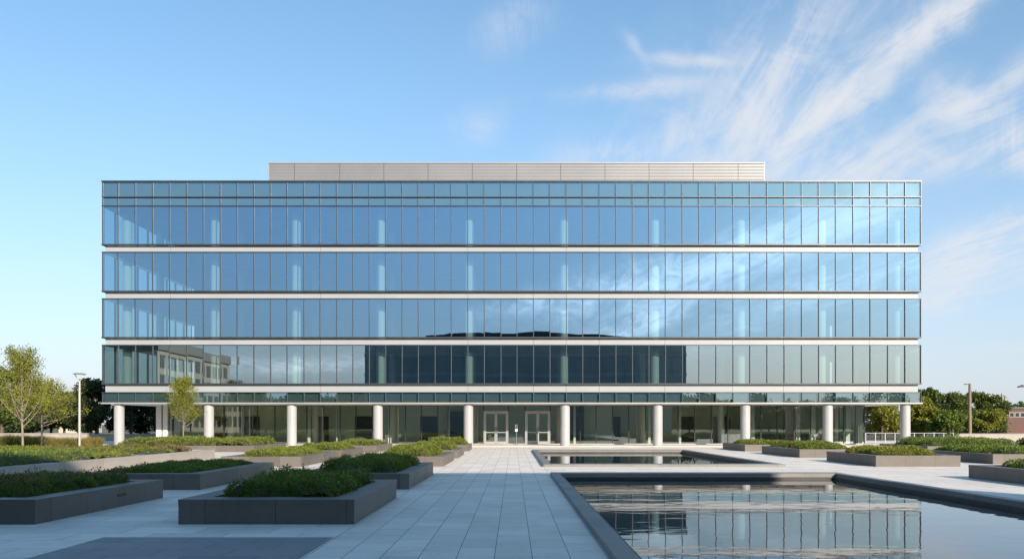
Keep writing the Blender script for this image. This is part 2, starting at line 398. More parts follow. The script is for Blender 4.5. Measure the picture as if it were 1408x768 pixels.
# ------------------------------------------------------------------ ground cover
def bumps(rng, x0, x1, y0, y1, r, hmin, hmax, gap=.12):
    cs = []
    A = (x1 - x0) * (y1 - y0); n = max(4, int(A / (r * r) * 1.25))
    for _ in range(n):
        if rng.random() < gap: continue
        rr = r * rng.uniform(.7, 1.3)
        cs.append((rng.uniform(x0 + rr * .5, x1 - rr * .5), rng.uniform(y0 + rr * .5, y1 - rr * .5), rr, rng.uniform(hmin, hmax)))
    return np.array(cs)
def hfield(cs, x, y):
    h = np.zeros_like(x)
    for cx, cy, r, H in cs:
        d2 = ((x - cx) ** 2 + (y - cy) ** 2) / (r * r)
        h = np.maximum(h, np.where(d2 < 1, H * np.sqrt(np.clip(1 - d2, 0, 1)), 0))
    return h
def cover(name, box_, z, leafmat, n, ln, wd, seed, label, r=.42, hmin=.2, hmax=.4, gap=.12, up=.5, cat='ground cover', spiky=.0):
    rng = random.Random(seed); R = np.random.default_rng(seed)
    x0, x1, y0, y1 = box_
    ox, oy = (x0 + x1) / 2, (y0 + y1) / 2
    cs = bumps(rng, x0 - ox, x1 - ox, y0 - oy, y1 - oy, r, hmin, hmax, gap)
    w_ = cs[:, 2] ** 2 + cs[:, 2] * cs[:, 3]; idx = R.choice(len(cs), int(n * 2.2), p=w_ / w_.sum()); C = cs[idx]
    q = R.normal(0, 1, (len(idx), 3)); q[:, 2] = np.abs(q[:, 2]) * .8; q /= np.linalg.norm(q, axis=1)[:, None]
    x = C[:, 0] + q[:, 0] * C[:, 2]; y = C[:, 1] + q[:, 1] * C[:, 2]; h = q[:, 2] * C[:, 3]
    k = h > hfield(cs, x, y) * .8 - .01; x, y, h, q, C = x[k][:n], y[k][:n], h[k][:n], q[k][:n], C[k][:n]
    m_ = len(x)
    nr = np.stack([q[:, 0] / C[:, 2], q[:, 1] / C[:, 2], q[:, 2] / C[:, 3]], 1)
    nr /= np.linalg.norm(nr, axis=1)[:, None]
    d = nr * .7 + R.normal(0, .55, (m_, 3)) + np.array([0, 0, up]); d /= np.linalg.norm(d, axis=1)[:, None]
    s = R.normal(0, 1, (m_, 3)); s /= np.linalg.norm(s, axis=1)[:, None]
    zz = h * R.uniform(.82, 1.0, m_) + R.uniform(-.01, .03, m_)
    if spiky: zz = zz + (R.random(m_) < .06) * R.uniform(0, spiky, m_)
    pos = np.stack([x, y, zz], 1) + R.normal(0, .012, (m_, 3))
    lv = np_leaves(pos, d, s, ln * R.uniform(.6, 1.4, m_), wd * R.uniform(.6, 1.4, m_))
    g = max(.09, r / 5); nx = max(2, int((x1 - x0) / g)); ny = max(2, int((y1 - y0) / g))
    gx, gy = np.meshgrid(np.linspace(x0 - ox, x1 - ox, nx + 1), np.linspace(y0 - oy, y1 - oy, ny + 1))
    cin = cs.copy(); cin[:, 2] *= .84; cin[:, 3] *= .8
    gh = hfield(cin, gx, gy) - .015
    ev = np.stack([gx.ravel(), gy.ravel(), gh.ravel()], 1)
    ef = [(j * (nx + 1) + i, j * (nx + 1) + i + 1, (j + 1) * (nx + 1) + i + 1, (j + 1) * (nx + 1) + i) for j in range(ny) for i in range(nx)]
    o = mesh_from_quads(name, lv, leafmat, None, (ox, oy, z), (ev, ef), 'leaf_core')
    return tag(o, label, cat, kind='stuff')

# ------------------------------------------------------------------ planters
def planter(x0, x1, y0, y1, H, label, group, mat='planter', rim=.42, frim=None, soil='soil', vent=None):
    frim = frim or rim
    r = empty('planter', ((x0 + x1) / 2, (y0 + y1) / 2, 0), label, 'planter', group)
    ox, oy = r.location.x, r.location.y; a0, a1, b0, b1 = x0 - ox, x1 - ox, y0 - oy, y1 - oy
    cp = .085                                     # coping slab thickness, set 6 mm proud of the wall
    mb = MB(); w = rim - .02; p = .006
    mb.box(a0 + p, a1 - p, b0 + p, b0 + frim - .02, -.004, H - cp, mat); mb.box(a0 + p, a1 - p, b1 - w, b1 - p, -.004, H - cp, mat)
    mb.box(a0 + p, a0 + w, b0 + frim - .02, b1 - w, -.004, H - cp, mat); mb.box(a1 - w, a1 - p, b0 + frim - .02, b1 - w, -.004, H - cp, mat)
    mb.build('planter_wall', r)
    mb = MB()
    mb.box(a0, a1, b0, b0 + frim, H - cp + .001, H, mat, .006); mb.box(a0, a1, b1 - rim, b1, H - cp + .001, H, mat, .006)
    mb.box(a0, a0 + rim, b0 + frim + .002, b1 - rim - .002, H - cp + .001, H, mat, .006); mb.box(a1 - rim, a1, b0 + frim + .002, b1 - rim - .002, H - cp + .001, H, mat, .006)
    mb.build('coping', r)
    mb = MB(); mb.box(a0 + rim - .03, a1 - rim + .03, b0 + frim - .03, b1 - rim + .03, .02, H - .09, soil); mb.build('soil', r)
    if vent:
        vy, vz = vent; mb = MB(); mb.box(a1 - p, a1 + .004, vy - oy - .18, vy - oy + .18, vz - .03, vz + .03, 'black'); mb.build('vent', r)
    return (x0 + rim, x1 - rim, y0 + frim, y1 - rim)

G_W = 'planters beside the walkway'; G_L = 'planters in the second row left of the walkway'; G_R = 'planters right of the pools'
def pc(x0, x1, y0, y1, H, label, group, cmat, n, ln, wd, seed, clabel, **kw):
    pk = {k: kw.pop(k) for k in ('mat', 'rim', 'frim', 'soil', 'vent') if k in kw}
    b = planter(x0, x1, y0, y1, H, label, group, **pk); b = (b[0] + .1, b[1] - .1, b[2] + .1, b[3] - .06)
    cover('ground_cover', b, H - .09, cmat, n, ln, wd, seed, clabel, **kw)

# walkway column, near to far
pc(-5.93, -2.81, 14.2, 19.35, .437, 'dark stone planter nearest the walkway in the foreground shade', G_W, 'leaf_dark', 60000, .055, .013, 1, 'dark green feathery shrubs filling the foreground planter', r=.27, hmin=.14, hmax=.38, gap=.14, spiky=.14, frim=.5)
pc(-5.95, -2.83, 21.85, 28.4, .43, 'dark stone planter directly behind the foreground planter, left of the walkway', G_W, 'leaf_dark', 45000, .065, .016, 2, 'dark green shrubs in the shaded planter behind the foreground one', r=.3, hmin=.18, hmax=.46, gap=.1, spiky=.16)
pc(-6.1, -2.93, 33.7, 39.7, .42, 'sunlit beige planter beside the walkway level with the small pool front', G_W, 'leaf_lime', 26000, .085, .032, 3, 'lime green mounded shrubs in the first sunlit walkway planter', r=.38, hmin=.18, hmax=.48, gap=.12)
pc(-6.1, -2.9, 41.8, 47.4, .42, 'fourth planter along the walkway, sunlit stone with lime shrubs', G_W, 'leaf_lime', 18000, .09, .035, 4, 'lime green mounded shrubs in the fourth walkway planter', r=.38, hmin=.18, hmax=.48, gap=.12)
pc(-6.1, -2.96, 53.0, 57.5, .42, 'farthest planter along the walkway, close to the entrance columns', G_W, 'leaf_lime', 12000, .1, .04, 5, 'yellow green shrubs in the walkway planter nearest the entrance', r=.6, hmin=.3, hmax=.55, gap=.06)
cover('ground_cover', (-5.4, -3.3, 14.9, 18.8), .35, 'leaf_green', 9000, .075, .03, 301, 'lighter broad leaved clumps among the feathery shrubs of the foreground planter', r=.24, hmin=.26, hmax=.44, gap=.72, spiky=.1)
cover('ground_cover', (-5.4, -3.3, 22.6, 27.8), .34, 'leaf_olive', 7000, .08, .03, 302, 'olive clumps among the shrubs behind the foreground planter', r=.26, hmin=.3, hmax=.5, gap=.75)
cover('ground_cover', (-11.3, -8.95, 15, 18.8), .35, 'rust', 5000, .07, .025, 303, 'brownish clumps in the left foreground planter', r=.24, hmin=.22, hmax=.42, gap=.7)
# second column
pc(-11.9, -8.43, 14.17, 19.35, .437, 'dark stone planter with small black vent at the left foreground edge', G_L, 'leaf_dark', 40000, .06, .017, 6, 'dark patchy shrubs with bare soil gaps in the left foreground planter', r=.28, hmin=.12, hmax=.34, gap=.4, spiky=.06, vent=(17.3, .25))
pc(-11.9, -8.45, 21.67, 28.4, .43, 'dark planter with low even green cover, behind the left foreground planter', G_L, 'leaf_dark', 45000, .06, .022, 7, 'low even dark green cover in the second shaded planter from the left', r=.3, hmin=.10, hmax=.22, gap=.06, spiky=.03)
pc(-12.2, -8.86, 33.5, 40.5, .42, 'sunlit beige planter with low yellow green cover, first lit one of the second row', G_L, 'leaf_lime', 24000, .08, .035, 8, 'low yellow green cover in the first lit planter of the second row', r=.5, hmin=.2, hmax=.34, gap=.08)
pc(-12.2, -8.8, 41.6, 47.2, .42, 'sunlit stone planter behind the first lit one in the second row', G_L, 'leaf_lime', 18000, .09, .035, 9, 'yellow green cover in the fourth planter of the second row', r=.5, hmin=.22, hmax=.4, gap=.05)
pc(-12.2, -8.7, 51.2, 57.8, .42, 'farthest planter of the second row, near the column left of the walkway', G_L, 'leaf_lime', 14000, .1, .04, 10, 'lime green cover in the farthest planter of the second row', r=.5, hmin=.25, hmax=.4, gap=.05)
# back left planter under the small tree
pc(-26.5, -16.6, 51.5, 58.6, .40, 'long low planter along the facade holding the small round-crowned tree', None, 'leaf_lime', 30000, .11, .045, 11, 'bright lime shrubs along the planter in front of the left lobby glass', r=.7, hmin=.35, hmax=.62, gap=.08)
planter(-40, -15.6, 18.5, 42, .45, 'long pale concrete planter bed running along the left side of the plaza', None, mat='lightwall', rim=.35, soil='gravel', vent=(26.7, .2))
cover('ground_cover', (-30, -16, 24.5, 31.5), .38, 'leaf_green', 40000, .09, .03, 12, 'dark green low shrubs along the near side of the long pale left bed', r=.55, hmin=.2, hmax=.48, gap=.15)
cover('ground_cover', (-36, -16.3, 32.5, 35.2), .38, 'leaf_olive', 14000, .09, .03, 121, 'thin yellow green cover in the middle of the long left bed', r=.45, hmin=.10, hmax=.24, gap=.45)
cover('ground_cover', (-38, -16.4, 37.4, 41.4), .38, 'leaf_lime', 22000, .09, .035, 13, 'yellow green low cover at the far end of the long left bed', r=.5, hmin=.12, hmax=.34, gap=.3)
cover('ground_cover', (-23, -16.5, 39, 41.3), .38, 'rust', 7000, .1, .035, 131, 'rust brown cover in the far corner of the long left bed', r=.45, hmin=.15, hmax=.36, gap=.2)
# right side
pc(15.0, 18.5, 21.3, 26.5, .43, 'dark planter cut off by the right edge of the photo beside the large pool', G_R, 'leaf_green', 26000, .07, .025, 14, 'green spiky shrubs in the planter at the right edge', r=.5, hmin=.2, hmax=.42, gap=.1)
pc(15.15, 18.7, 33.6, 38.9, .46, 'planter with wide beige front right of the small pool, nearest whole one of its row', G_R, 'leaf_olive', 26000, .08, .035, 15, 'green and reddish shrubs in the wide beige planter right of the pools', r=.55, hmin=.22, hmax=.42, gap=.12)
pc(15.2, 18.7, 42.7, 49.2, .44, 'planter behind the wide beige one on the right, in front of the last lobby bays', G_R, 'leaf_lime', 20000, .09, .035, 16, 'lime shrubs in the planter before the right lobby bays', r=.55, hmin=.25, hmax=.46, gap=.08)
pc(15.15, 18.7, 52.6, 58.2, .44, 'farthest planter right of the small pool, close to the facade', G_R, 'leaf_lime', 14000, .1, .04, 17, 'yellow green cover in the farthest planter of the right row', r=.55, hmin=.2, hmax=.34, gap=.05)
pc(21.3, 25.3, 35.7, 42.4, .44, 'planter in the outer right row with dark left side and grey green cover', G_R, 'leaf_green', 24000, .085, .04, 18, 'grey green cover in the outer right planter', r=.55, hmin=.2, hmax=.4, gap=.08)
pc(25.5, 32.0, 49.5, 56, .42, 'broad low planter near the right corner column of the building', G_R, 'leaf_green', 24000, .1, .045, 19, 'green mounded shrubs near the right corner column', r=.7, hmin=.35, hmax=.6, gap=.06)
pc(33.5, 38.5, 49.5, 56, .42, 'planter at the far right edge before the grey garden wall', G_R, 'leaf_bgm', 14000, .1, .045, 20, 'dark green shrubs before the grey garden wall', r=.7, hmin=.35, hmax=.65, gap=.1)

# ------------------------------------------------------------------ office building
YF = 65.0
PXS = [141,162.4,185.9,209.8,233,256.5,279.6,303,326,349,371.8,394.5,417.8,440,462.8,485,507.6,530,552.7,575,598,620.3,643,665.7,688.6,710.6,733.3,756,778.6,801,824,846.6,869.5,892,914.8,938,961,984.4,1008,1031,1054.6,1078.3,1102.2,1125.7,1149,1173,1196.5,1220.5,1244.4,1266]
XS = [wx(p, YF) for p in PXS]; XL, XR = XS[0], XS[-1]; YB = 83.0
zF = lambda py: wz(py, YF)
rng = random.Random(5)
B = empty('office_building', (0, YF, 0), 'five storey office building with blue glass bands and round white columns', 'office building')
def part(mb, name, parent=B):                      # geometry written in world coordinates, stored relative to the building
    mb.v = [(x, y - YF, z) for x, y, z in mb.v]
    return mb.build(name, parent)

def window(parent, x0, x1, z0, z1, glass, mull='mull', name='window', first=False, last=False, proud=.055, mw=.045):
    mb = MB(); t = .0042
    j = [rng.uniform(-t, t) for _ in range(3)]
    a, b = x0 + mw / 2, x1 - mw / 2
    y = YF + .03
    mb.quad([(a, y + j[0], z0), (b, y + j[1], z0), (b, y + j[1] + j[2], z1), (a, y + j[0] + j[2], z1)], glass)
    mb.box(x0 - (mw / 2), x0 + mw / 2, YF - proud, YF + .1, z0, z1, mull)
    # thin strips right of the mullion, lighter colour paints its sun-lit side
    mb.box(x0 + mw / 2, x0 + mw / 2 + .018, YF - .012, YF + .05, z0, z1, 'edge')
    if last: mb.box(x1 - mw / 2, x1 + mw / 2, YF - proud, YF + .1, z0, z1, mull)
    return part(mb, name, parent)

def side_windows(parent, z0, z1):
    n = 9
    for s, x in ((-1, XL), (1, XR)):
        for k in range(n):
            ya = YF + .1 + (YB - YF - .1) * k / n; yb = YF + .1 + (YB - YF - .1) * (k + 1) / n
            mb = MB()
            mb.quad([(x, ya + .12, z0), (x, yb - .12, z0), (x, yb - .12, z1), (x, ya + .12, z1)], 'pane_side')
            w = .05
            mb.box(x - w, x + w, yb - .12, yb + (.12 if k < n - 1 else 0), z0, z1, 'mull')
            if k == 0: mb.box(x - w, x + w, ya, ya + .12, z0, z1, 'mull')
            part(mb, 'side_window', parent)

bands = [(526.6, 474.6, 'pane2'), (463.0, 411.0, 'pane'), (399.5, 347.0, 'pane'), (335.5, 283.6, 'pane')]
for bi, (pb, pt, gm) in enumerate(bands):
    z0, z1 = zF(pb), zF(pt)
    mb = MB()
    # sill and head rails round the glass box
    mb.box(XL - .05, XR + .05, YF - .09, YF + .18, z0 - .10, z0, 'frame')
    if bi < 3: mb.box(XL - .05, XR + .05, YF - .07, YF + .18, z1, z1 + .06, 'frame')
    for x in (XL, XR):
        mb.box(x - .05, x + .05, YF + .182, YB, z0 - .1, z0, 'frame')
        mb.box(x - .05, x + .05, YF + .182, YB, z1, z1 + .06, 'frame')
    fl = part(mb, 'window_band')
    for i in range(49):
        window(fl, XS[i], XS[i + 1], z0, z1, gm, last=(i == 48))
    side_windows(fl, z0, z1)
# two glass rows above the top storey
for (pb, pt, nm) in ((283.6, 272.4, 'transom_pane'), (271.4, 250.4, 'parapet_pane')):
    z0, z1 = zF(pb), zF(pt)
    mb = MB(); mb.box(XL - .05, XR + .05, YF - .07, YF + .12, z0 - .0, z0 + .06, 'frame')
    if nm == 'parapet_pane':
        mb.box(XL - .06, XR + .06, YF - .10, YF + .35, z1, z1 + .11, 'frame')
        for x in (XL, XR): mb.box(x - .06, x + .06, YF + .352, YB, z1, z1 + .11, 'frame')
    for x in (XL, XR): mb.box(x - .04, x + .04, YF + .13, YB, z0, z1, 'frame')
    fl = part(mb, 'glass_row')
    for i in range(49): window(fl, XS[i], XS[i + 1], z0 + .06, z1, 'pane_top', name=nm, last=(i == 48))
mb = MB(); mb.box(XL + .06, XR - .06, YF + .13, YF + .2, zF(283.4), zF(251), 'shadowbox'); part(mb, 'backing_panel')
# glass fascia over the columns
z0, z1 = zF(553.0), zF(539.4)
mb = MB()
mb.box(XL - .05, XR + .05, YF - .05, YF + .16, z1, z1 + .05, 'frame')
mb.box(XL - .09, XR + .09, YF - .14, YF + .3, z0 - .11, z0, 'trim')
for x in (XL, XR): mb.box(x - .05, x + .05, YF + .302, YB, z0 - .11, z1, 'frame')
fl = part(mb, 'glass_fascia')
for i in range(49): window(fl, XS[i], XS[i + 1], z0, z1, 'pane_top', name='fascia_pane', last=(i == 48))
mb = MB(); mb.box(XL + .06, XR - .06, YF + .17, YF + .25, z0, z1, 'shadowbox'); part(mb, 'backing_panel')
# white spandrel bands with panel joints
jset = [4, 13, 22, 26, 28, 30, 34, 38, 41, 46]
for k, (pb, pt) in enumerate(((538.4, 528.4), (473.6, 465.0), (410.0, 401.2), (346.0, 337.4))):
    z0, z1 = zF(pb), zF(pt); mb = MB()
    xs = [XL + .12] + [XS[j] + .01 for j in jset] + [XR - .12]
    for a, b in zip(xs, xs[1:]): mb.box(a + .011, b - .011, YF + .2, YF + .32, z0, z1, 'spandrel')
    for x in (XL + .12, XR - .24): mb.box(x, x + .12, YF + .33, YB - .1, z0, z1, 'spandrel')
    part(mb, 'spandrel_band')
    mb = MB(); mb.box(XL + .26, XR - .26, YF + .34, YB - .12, z0 - .04, z1 + .02, 'ceil'); part(mb, 'floor_slab')
# roof, penthouse screen
zr = zF(283.6)
mb = MB(); mb.box(XL + .1, XR - .1, YF + .36, YB - .05, zr, zr + .35, 'ceil'); part(mb, 'roof')
YP = 75.0; xp0, xp1 = wx(369.5, YP), wx(1051, YP); zp0, zp1 = zr + .351, wz(223.4, YP)
mb = MB(); joints = [wx(p, YP) for p in (404.7, 467.2, 527.8, 588.6, 649.3, 710.4, 770.8, 831.8, 892.4, 953.1, 1014.9)]
xs = [xp0] + joints + [xp1]
nsl = 22
for a, b in zip(xs, xs[1:]):
    h = (zp1 - .08 - zp0) / nsl
    vs, fs = [], []
    for i in range(nsl):                                           # folded louvre profile
        z = zp0 + i * h
        vs += [(a + .02, YP, z), (b - .02, YP, z), (a + .02, YP + .006, z + h * .6), (b - .02, YP + .006, z + h * .6), (a + .02, YP + .014, z + h * .7), (b - .02, YP + .014, z + h * .7)]
        q = i * 6
        fs += [(q, q + 1, q + 3, q + 2), (q + 2, q + 3, q + 5, q + 4)]
        if i < nsl - 1: fs.append((q + 4, q + 5, q + 7, q + 6))
    vs += [(a + .02, YP, zp1 - .08), (b - .02, YP, zp1 - .08)]; q = nsl * 6
    fs.append((q - 2, q - 1, q + 1, q))
    mb.add(vs, fs, 'louvre')
mb.box(xp0, xp1, YP + .04, YP + 7, zp0, zp1 - .08, 'darkmetal')
mb.box(xp0 - .06, xp1 + .06, YP - .05, YP + 7.05, zp1 - .079, zp1, 'trim')
for x in (xp0, xp1): mb.box(x - .03, x + .03, YP - .01, YP + .059, zp0, zp1 - .08, 'trim')
part(mb, 'rooftop_screen')
# soffit, ground slab
zs = zF(555.2)
mb = MB(); mb.box(XL + .05, XR - .05, YF + .31, YB, zs + .03, zs + .2, 'soffit'); part(mb, 'soffit')
mb = MB(); mb.box(XL - .5, XR + .5, 63.5, 70.0, -.3, .03, 'plaza'); mb.box(-31, 30.6, 70.001, YB, -.3, .02, 'intfloor'); part(mb, 'ground_slab')
# columns
CXs = [wx(p, 65.45) for p in (163.5, 287, 401, 519.5, 644, 777, 904.5, 1025, 1138.5, 1245)]
for x in CXs:
    mb = MB(); mb.cyl(x, 65.5, .03, zs + .03, .39, .39, 'column', 40); part(mb, 'column')
for x in CXs:
    mb = MB(); mb.cyl(x, 66.9, zs + .2, zr, .36, .36, 'intcol', 20); part(mb, 'interior_column')
    mb = MB(); mb.cyl(x, 73.2, .02 if x < 31 else zs + .2, zr, .3, .3, 'intcol', 16); part(mb, 'interior_column')
# core and rear walls of the office storeys
mb = MB(); mb.box(XL + .3, XR - .3, YB - .1, YB, zs + .2, zr, 'intwall'); part(mb, 'rear_wall')
mb = MB(); mb.box(-22, 22, 77, 77.2, zs + .2, zr, 'intwall'); part(mb, 'core_wall')
# pleated curtains behind the right end windows
for pb, pt, _ in bands:
    z0, z1 = zF(pb), zF(pt) - .05; vs, fs = [], []
    n = 220
    for i in range(n + 1):
        y = 66.2 + 15.6 * i / n; x = XR - .5 + .07 * math.sin(i * 1.3) + .03 * math.sin(i * .37)
        vs += [(x, y, z0), (x, y, z1)]
        if i: fs.append((2 * i - 2, 2 * i, 2 * i + 1, 2 * i - 1))
    mb = MB(); mb.add(vs, fs, 'curtain', True); part(mb, 'curtain')
# ground floor glazing at Y=70
YG = 70.0; zg1 = zs + .03
G = [216,238,262,285,308,330,354,378,400,422,444.7,467.7,489.5,512,535.7,557.5,579.5,602,616,645,665]
G2 = [699, 721.8]; G3 = [756.5,776,797.7,819.5,842,864.5,887.7,910,932.7,955,977.7,1000.7,1023,1046,1068.5,1091.7,1114.7,1137,1160,1188.5]
mb = MB(); mb.box(wx(216, YG), wx(1188.5, YG), YG - .05, YG + .08, zg1 - .08, zg1, 'darkmull')
for a, b in ((216, 665), (699, 721.8), (756.5, 1188.5)): mb.box(wx(a, YG), wx(b, YG), YG - .05, YG + .08, .03, .10, 'trim')
sf = part(mb, 'storefront')
def gpane(a, b, z0, z1, name='glass_panel', mull='darkmull', last=False):
    mb = MB(); t = .0015; j = [rng.uniform(-t, t) for _ in range(2)]
    x0, x1 = wx(a, YG), wx(b, YG)
    mb.quad([(x0 + .04, YG + j[0], z0), (x1 - .03, YG + j[1], z0), (x1 - .03, YG + j[1], z1), (x0 + .04, YG + j[0], z1)], 'pane0')
    mb.box(x0 - .03, x0 + .04, YG - .07, YG + .09, z0, z1, mull)
    if last: mb.box(x1 - .03, x1 + .04, YG - .07, YG + .09, z0, z1, mull)
    return part(mb, name, sf)
for row in (G, G2, G3):
    for i in range(len(row) - 1): gpane(row[i], row[i + 1], .10, zg1 - .08, last=(i == len(row) - 2))
# side glazing of the lobby
for x in (wx(216, YG), wx(1188.5, YG)):
    for k in range(7):
        ya = YG + .09 + k * 1.8; mb = MB()
        mb.quad([(x, ya + .06, .1), (x, ya + 1.74, .1), (x, ya + 1.74, zg1 - .08), (x, ya + .06, zg1 - .08)], 'pane0')
        mb.box(x - .04, x + .04, ya + 1.74, ya + 1.86, .03, zg1, 'mull'); part(mb, 'glass_panel', sf)
# pale pier at the left end of the lobby
mb = MB(); mb.box(wx(217, YG), wx(224, YG), YG - .35, YG - .08, .03, zg1, 'soffit'); mb.box(wx(226, YG), wx(232, YG), YG - .3, YG - .08, .03, zg1, 'soffit'); part(mb, 'pier')
# double doors
def door(pa, pb):
    x0, x1 = wx(pa, YG), wx(pb, YG); zt = 2.92; y0, y1 = YG - .1, YG + .04
    mb = MB(); w = .1
    mb.box(x0, x0 + w, y0, y1, .03, zt, 'alu'); mb.box(x1 - w, x1, y0, y1, .03, zt, 'alu'); mb.box(x0 + w, x1 - w, y0, y1, zt - w, zt, 'alu')
    d = part(mb, 'entrance_door')
    mb = MB(); mb.box(x0, x0 + .05, YG - .03, YG + .06, zt + .001, zg1 - .08, 'darkmull'); mb.box(x1 - .05, x1, YG - .03, YG + .06, zt + .001, zg1 - .08, 'darkmull')
    mb.quad([(x0 + .05, YG, zt), (x1 - .05, YG, zt), (x1 - .05, YG, zg1 - .08), (x0 + .05, YG, zg1 - .08)], 'pane0'); part(mb, 'transom_window', d)
    xm = (x0 + x1) / 2
    for s, (a, b) in ((1, (x0 + w + .01, xm - .01)), (-1, (xm + .01, x1 - w - .01))):
        mb = MB(); q = .11; yy0, yy1 = YG - .08, YG
        mb.box(a, a + q, yy0, yy1, .04, zt - w - .01, 'alu'); mb.box(b - q, b, yy0, yy1, .04, zt - w - .01, 'alu')
        mb.box(a + q, b - q, yy0, yy1, .04, .28, 'alu'); mb.box(a + q, b - q, yy0, yy1, zt - w - .13, zt - w - .01, 'alu')
        mb.box(a + q, b - q, yy0 + .01, yy1 - .01, 1.03, 1.10, 'alu')
        mb.quad([(a + q, YG - .04, .28), (b - q, YG - .04, .28), (b - q, YG - .04, 1.03), (a + q, YG - .04, 1.03)], 'pane0')
        mb.quad([(a + q, YG - .04, 1.10), (b - q, YG - .04, 1.10), (b - q, YG - .04, zt - w - .13), (a + q, YG - .04, zt - w - .13)], 'pane0')
        part(mb, 'door_leaf', d)
        hx = b - q / 2 if s == 1 else a + q / 2
        mb = MB(); mb.tube([(hx, YG - .14, 1.0), (hx, YG - .14, 1.55)], [.018, .018], 'darkmetal', 8); mb.tube([(hx, YG - .08, 1.05), (hx, YG - .14, 1.05)], [.012, .012], 'darkmetal', 6); mb.tube([(hx, YG - .08, 1.5), (hx, YG - .14, 1.5)], [.012, .012], 'darkmetal', 6)
        part(mb, 'handle', d)
door(665, 699); door(722, 756.5)
# small notice on a stand between the doors
S = empty('sign_stand', (wx(710, 69.5), 69.5, .03), 'small white notice on a thin stand between the two entrance doors', 'sign')
mb = MB(); mb.cyl(0, 0, 0, .03, .16, .16, 'darkmetal', 20); mb.build('base', S)
mb = MB(); mb.cyl(0, 0, .03, 1.25, .018, .018, 'alu', 10); mb.build('post', S)
mb = MB(); mb.box(-.11, .11, -.03, -.019, 1.12, 1.72, 'notice', .004); nb = mb.build('notice_board', S)
mb = MB()
for z, w in ((1.60, .07), (1.54, .05), (1.46, .08), (1.40, .06), (1.33, .08), (1.26, .05), (1.20, .07)): mb.box(-w, w * .8, -.033, -.0305, z, z + .022, 'black')
mb.build('print', nb)
# lobby interior
mb = MB(); mb.box(-31, 9, 74.0, 74.2, .02, zg1, 'lobbywall'); part(mb, 'lobby_wall')
mb = MB(); mb.box(9, 20, 76, 76.2, .02, zg1, 'palewall'); mb.box(20, 30.5, 79, 79.2, .02, zg1, 'palewall'); mb.box(20, 20.2, 76.2, 79, .02, zg1, 'palewall'); mb.box(9, 9.2, 74.2, 76, .02, zg1, 'palewall'); part(mb, 'room_wall')
for x in (12.5, 22.0, 25.5):
    mb = MB(); mb.box(x, x + .5, 75.5, 76, .02, zg1, 'palewall'); part(mb, 'room_pier')
mb = MB(); mb.box(wx(616, 73), wx(640, 73), 73, 73.1, .02, 2.9, 'black'); mb.box(wx(782, 73), wx(803, 73), 73, 73.1, .02, zg1, 'black'); part(mb, 'lobby_screen')
for px, w_ in ((244, .5), (318, .45), (424.5, .3), (463, .12), (536, .28), (617, .2), (790, .2), (893, .25), (934, .3), (1035, .3), (1097, .35), (1117, .5), (1150, .3), (1166, .45), (1183, .5)):
    x = wx(px, 71.3); mb = MB(); mb.box(x - w_ / 2, x + w_ / 2, 71.2, 71.5, .02, zg1, 'intcol'); part(mb, 'lobby_pier')
for px in (300, 345, 440, 500, 590, 845, 950, 1000):  # black panels on the walls, painted shade in place of recessed openings
    x = wx(px, 73.95); mb = MB(); mb.box(x - .8, x + .8, 73.93, 73.99, .02, 2.5, 'black') if x < 9 else mb.box(x - .8, x + .8, 75.93, 75.99, .02, 2.5, 'black'); part(mb, 'dark_wall_panel')
bn = empty('bench', (wx(1081, 71.9), 71.9, .02), 'long dark slatted bench row behind the right lobby glass', 'bench'); hb = wx(1129, 71.9) - wx(1081, 71.9)
mb = MB(); mb.box(-hb, hb, -.2, .25, .4, .46, 'black', .01); mb.build('seat', bn)
mb = MB()
for k in range(5): mb.box(-hb, hb, -.24, -.21, .5 + k * .085, .56 + k * .085, 'black')
mb.build('backrest', bn)
for k in range(9):
    mb = MB(); x = -hb + .1 + (2 * hb - .2) * k / 8; mb.box(x - .03, x + .03, -.2, .2, 0, .4, 'darkmetal'); mb.build('leg', bn)
# furniture seen through the right lobby glass
def chair_table():
    t = empty('cafe_table', (0, 0, 0), '-', 'table', 'tables inside the right lobby room')
    mb = MB(); mb.cyl(0, 0, .72, .75, .42, .42, 'black', 20); mb.build('table_top', t)
    mb = MB(); mb.cyl(0, 0, .02, .72, .035, .035, 'darkmetal', 8); mb.cyl(0, 0, 0, .02, .25, .25, 'darkmetal', 16); mb.build('pedestal', t)
    c = empty('chair', (0, 0, 0), '-', 'chair', 'dark chairs inside the right lobby room')
    mb = MB(); mb.box(-.22, .22, -.22, .22, .43, .47, 'black', .01); mb.build('seat', c)
    mb = MB(); mb.box(-.21, .21, .2, .23, .6, .92, 'black', .008); mb.build('backrest', c)
    for sx in (-.19, .19):
        for sy in (-.19, .19):
            mb = MB(); mb.cyl(sx, sy, 0, .9 if sy > 0 else .43, .013, .013, 'darkmetal', 6); mb.build('leg', c)
    return t, c
tb, ch = chair_table(); k = 0
TL = ['leftmost', 'second from the left', 'third from the left', 'fourth from the left', 'rightmost']
for i, px in enumerate((1040, 1062, 1084, 1106, 1128)):
    x, y = wx(px, 72.2), 72.2 + (i % 2) * .8
    t_ = tb if i == 0 else copy_tree(tb); t_.location = (x, y, .02); t_['label'] = f'round black cafe table behind the right lobby glass, {TL[i]} of the row'
    for s in (-1, 1):
        c_ = ch if k == 0 else copy_tree(ch); k += 1
        c_.location = (x + s * .62, y - .15, .02); c_.rotation_euler = (0, 0, -s * math.pi / 2 + .2 * (i % 3 - 1))
        c_['label'] = f"dark slim chair at the {'left' if s < 0 else 'right'} side of the {TL[i]} cafe table"

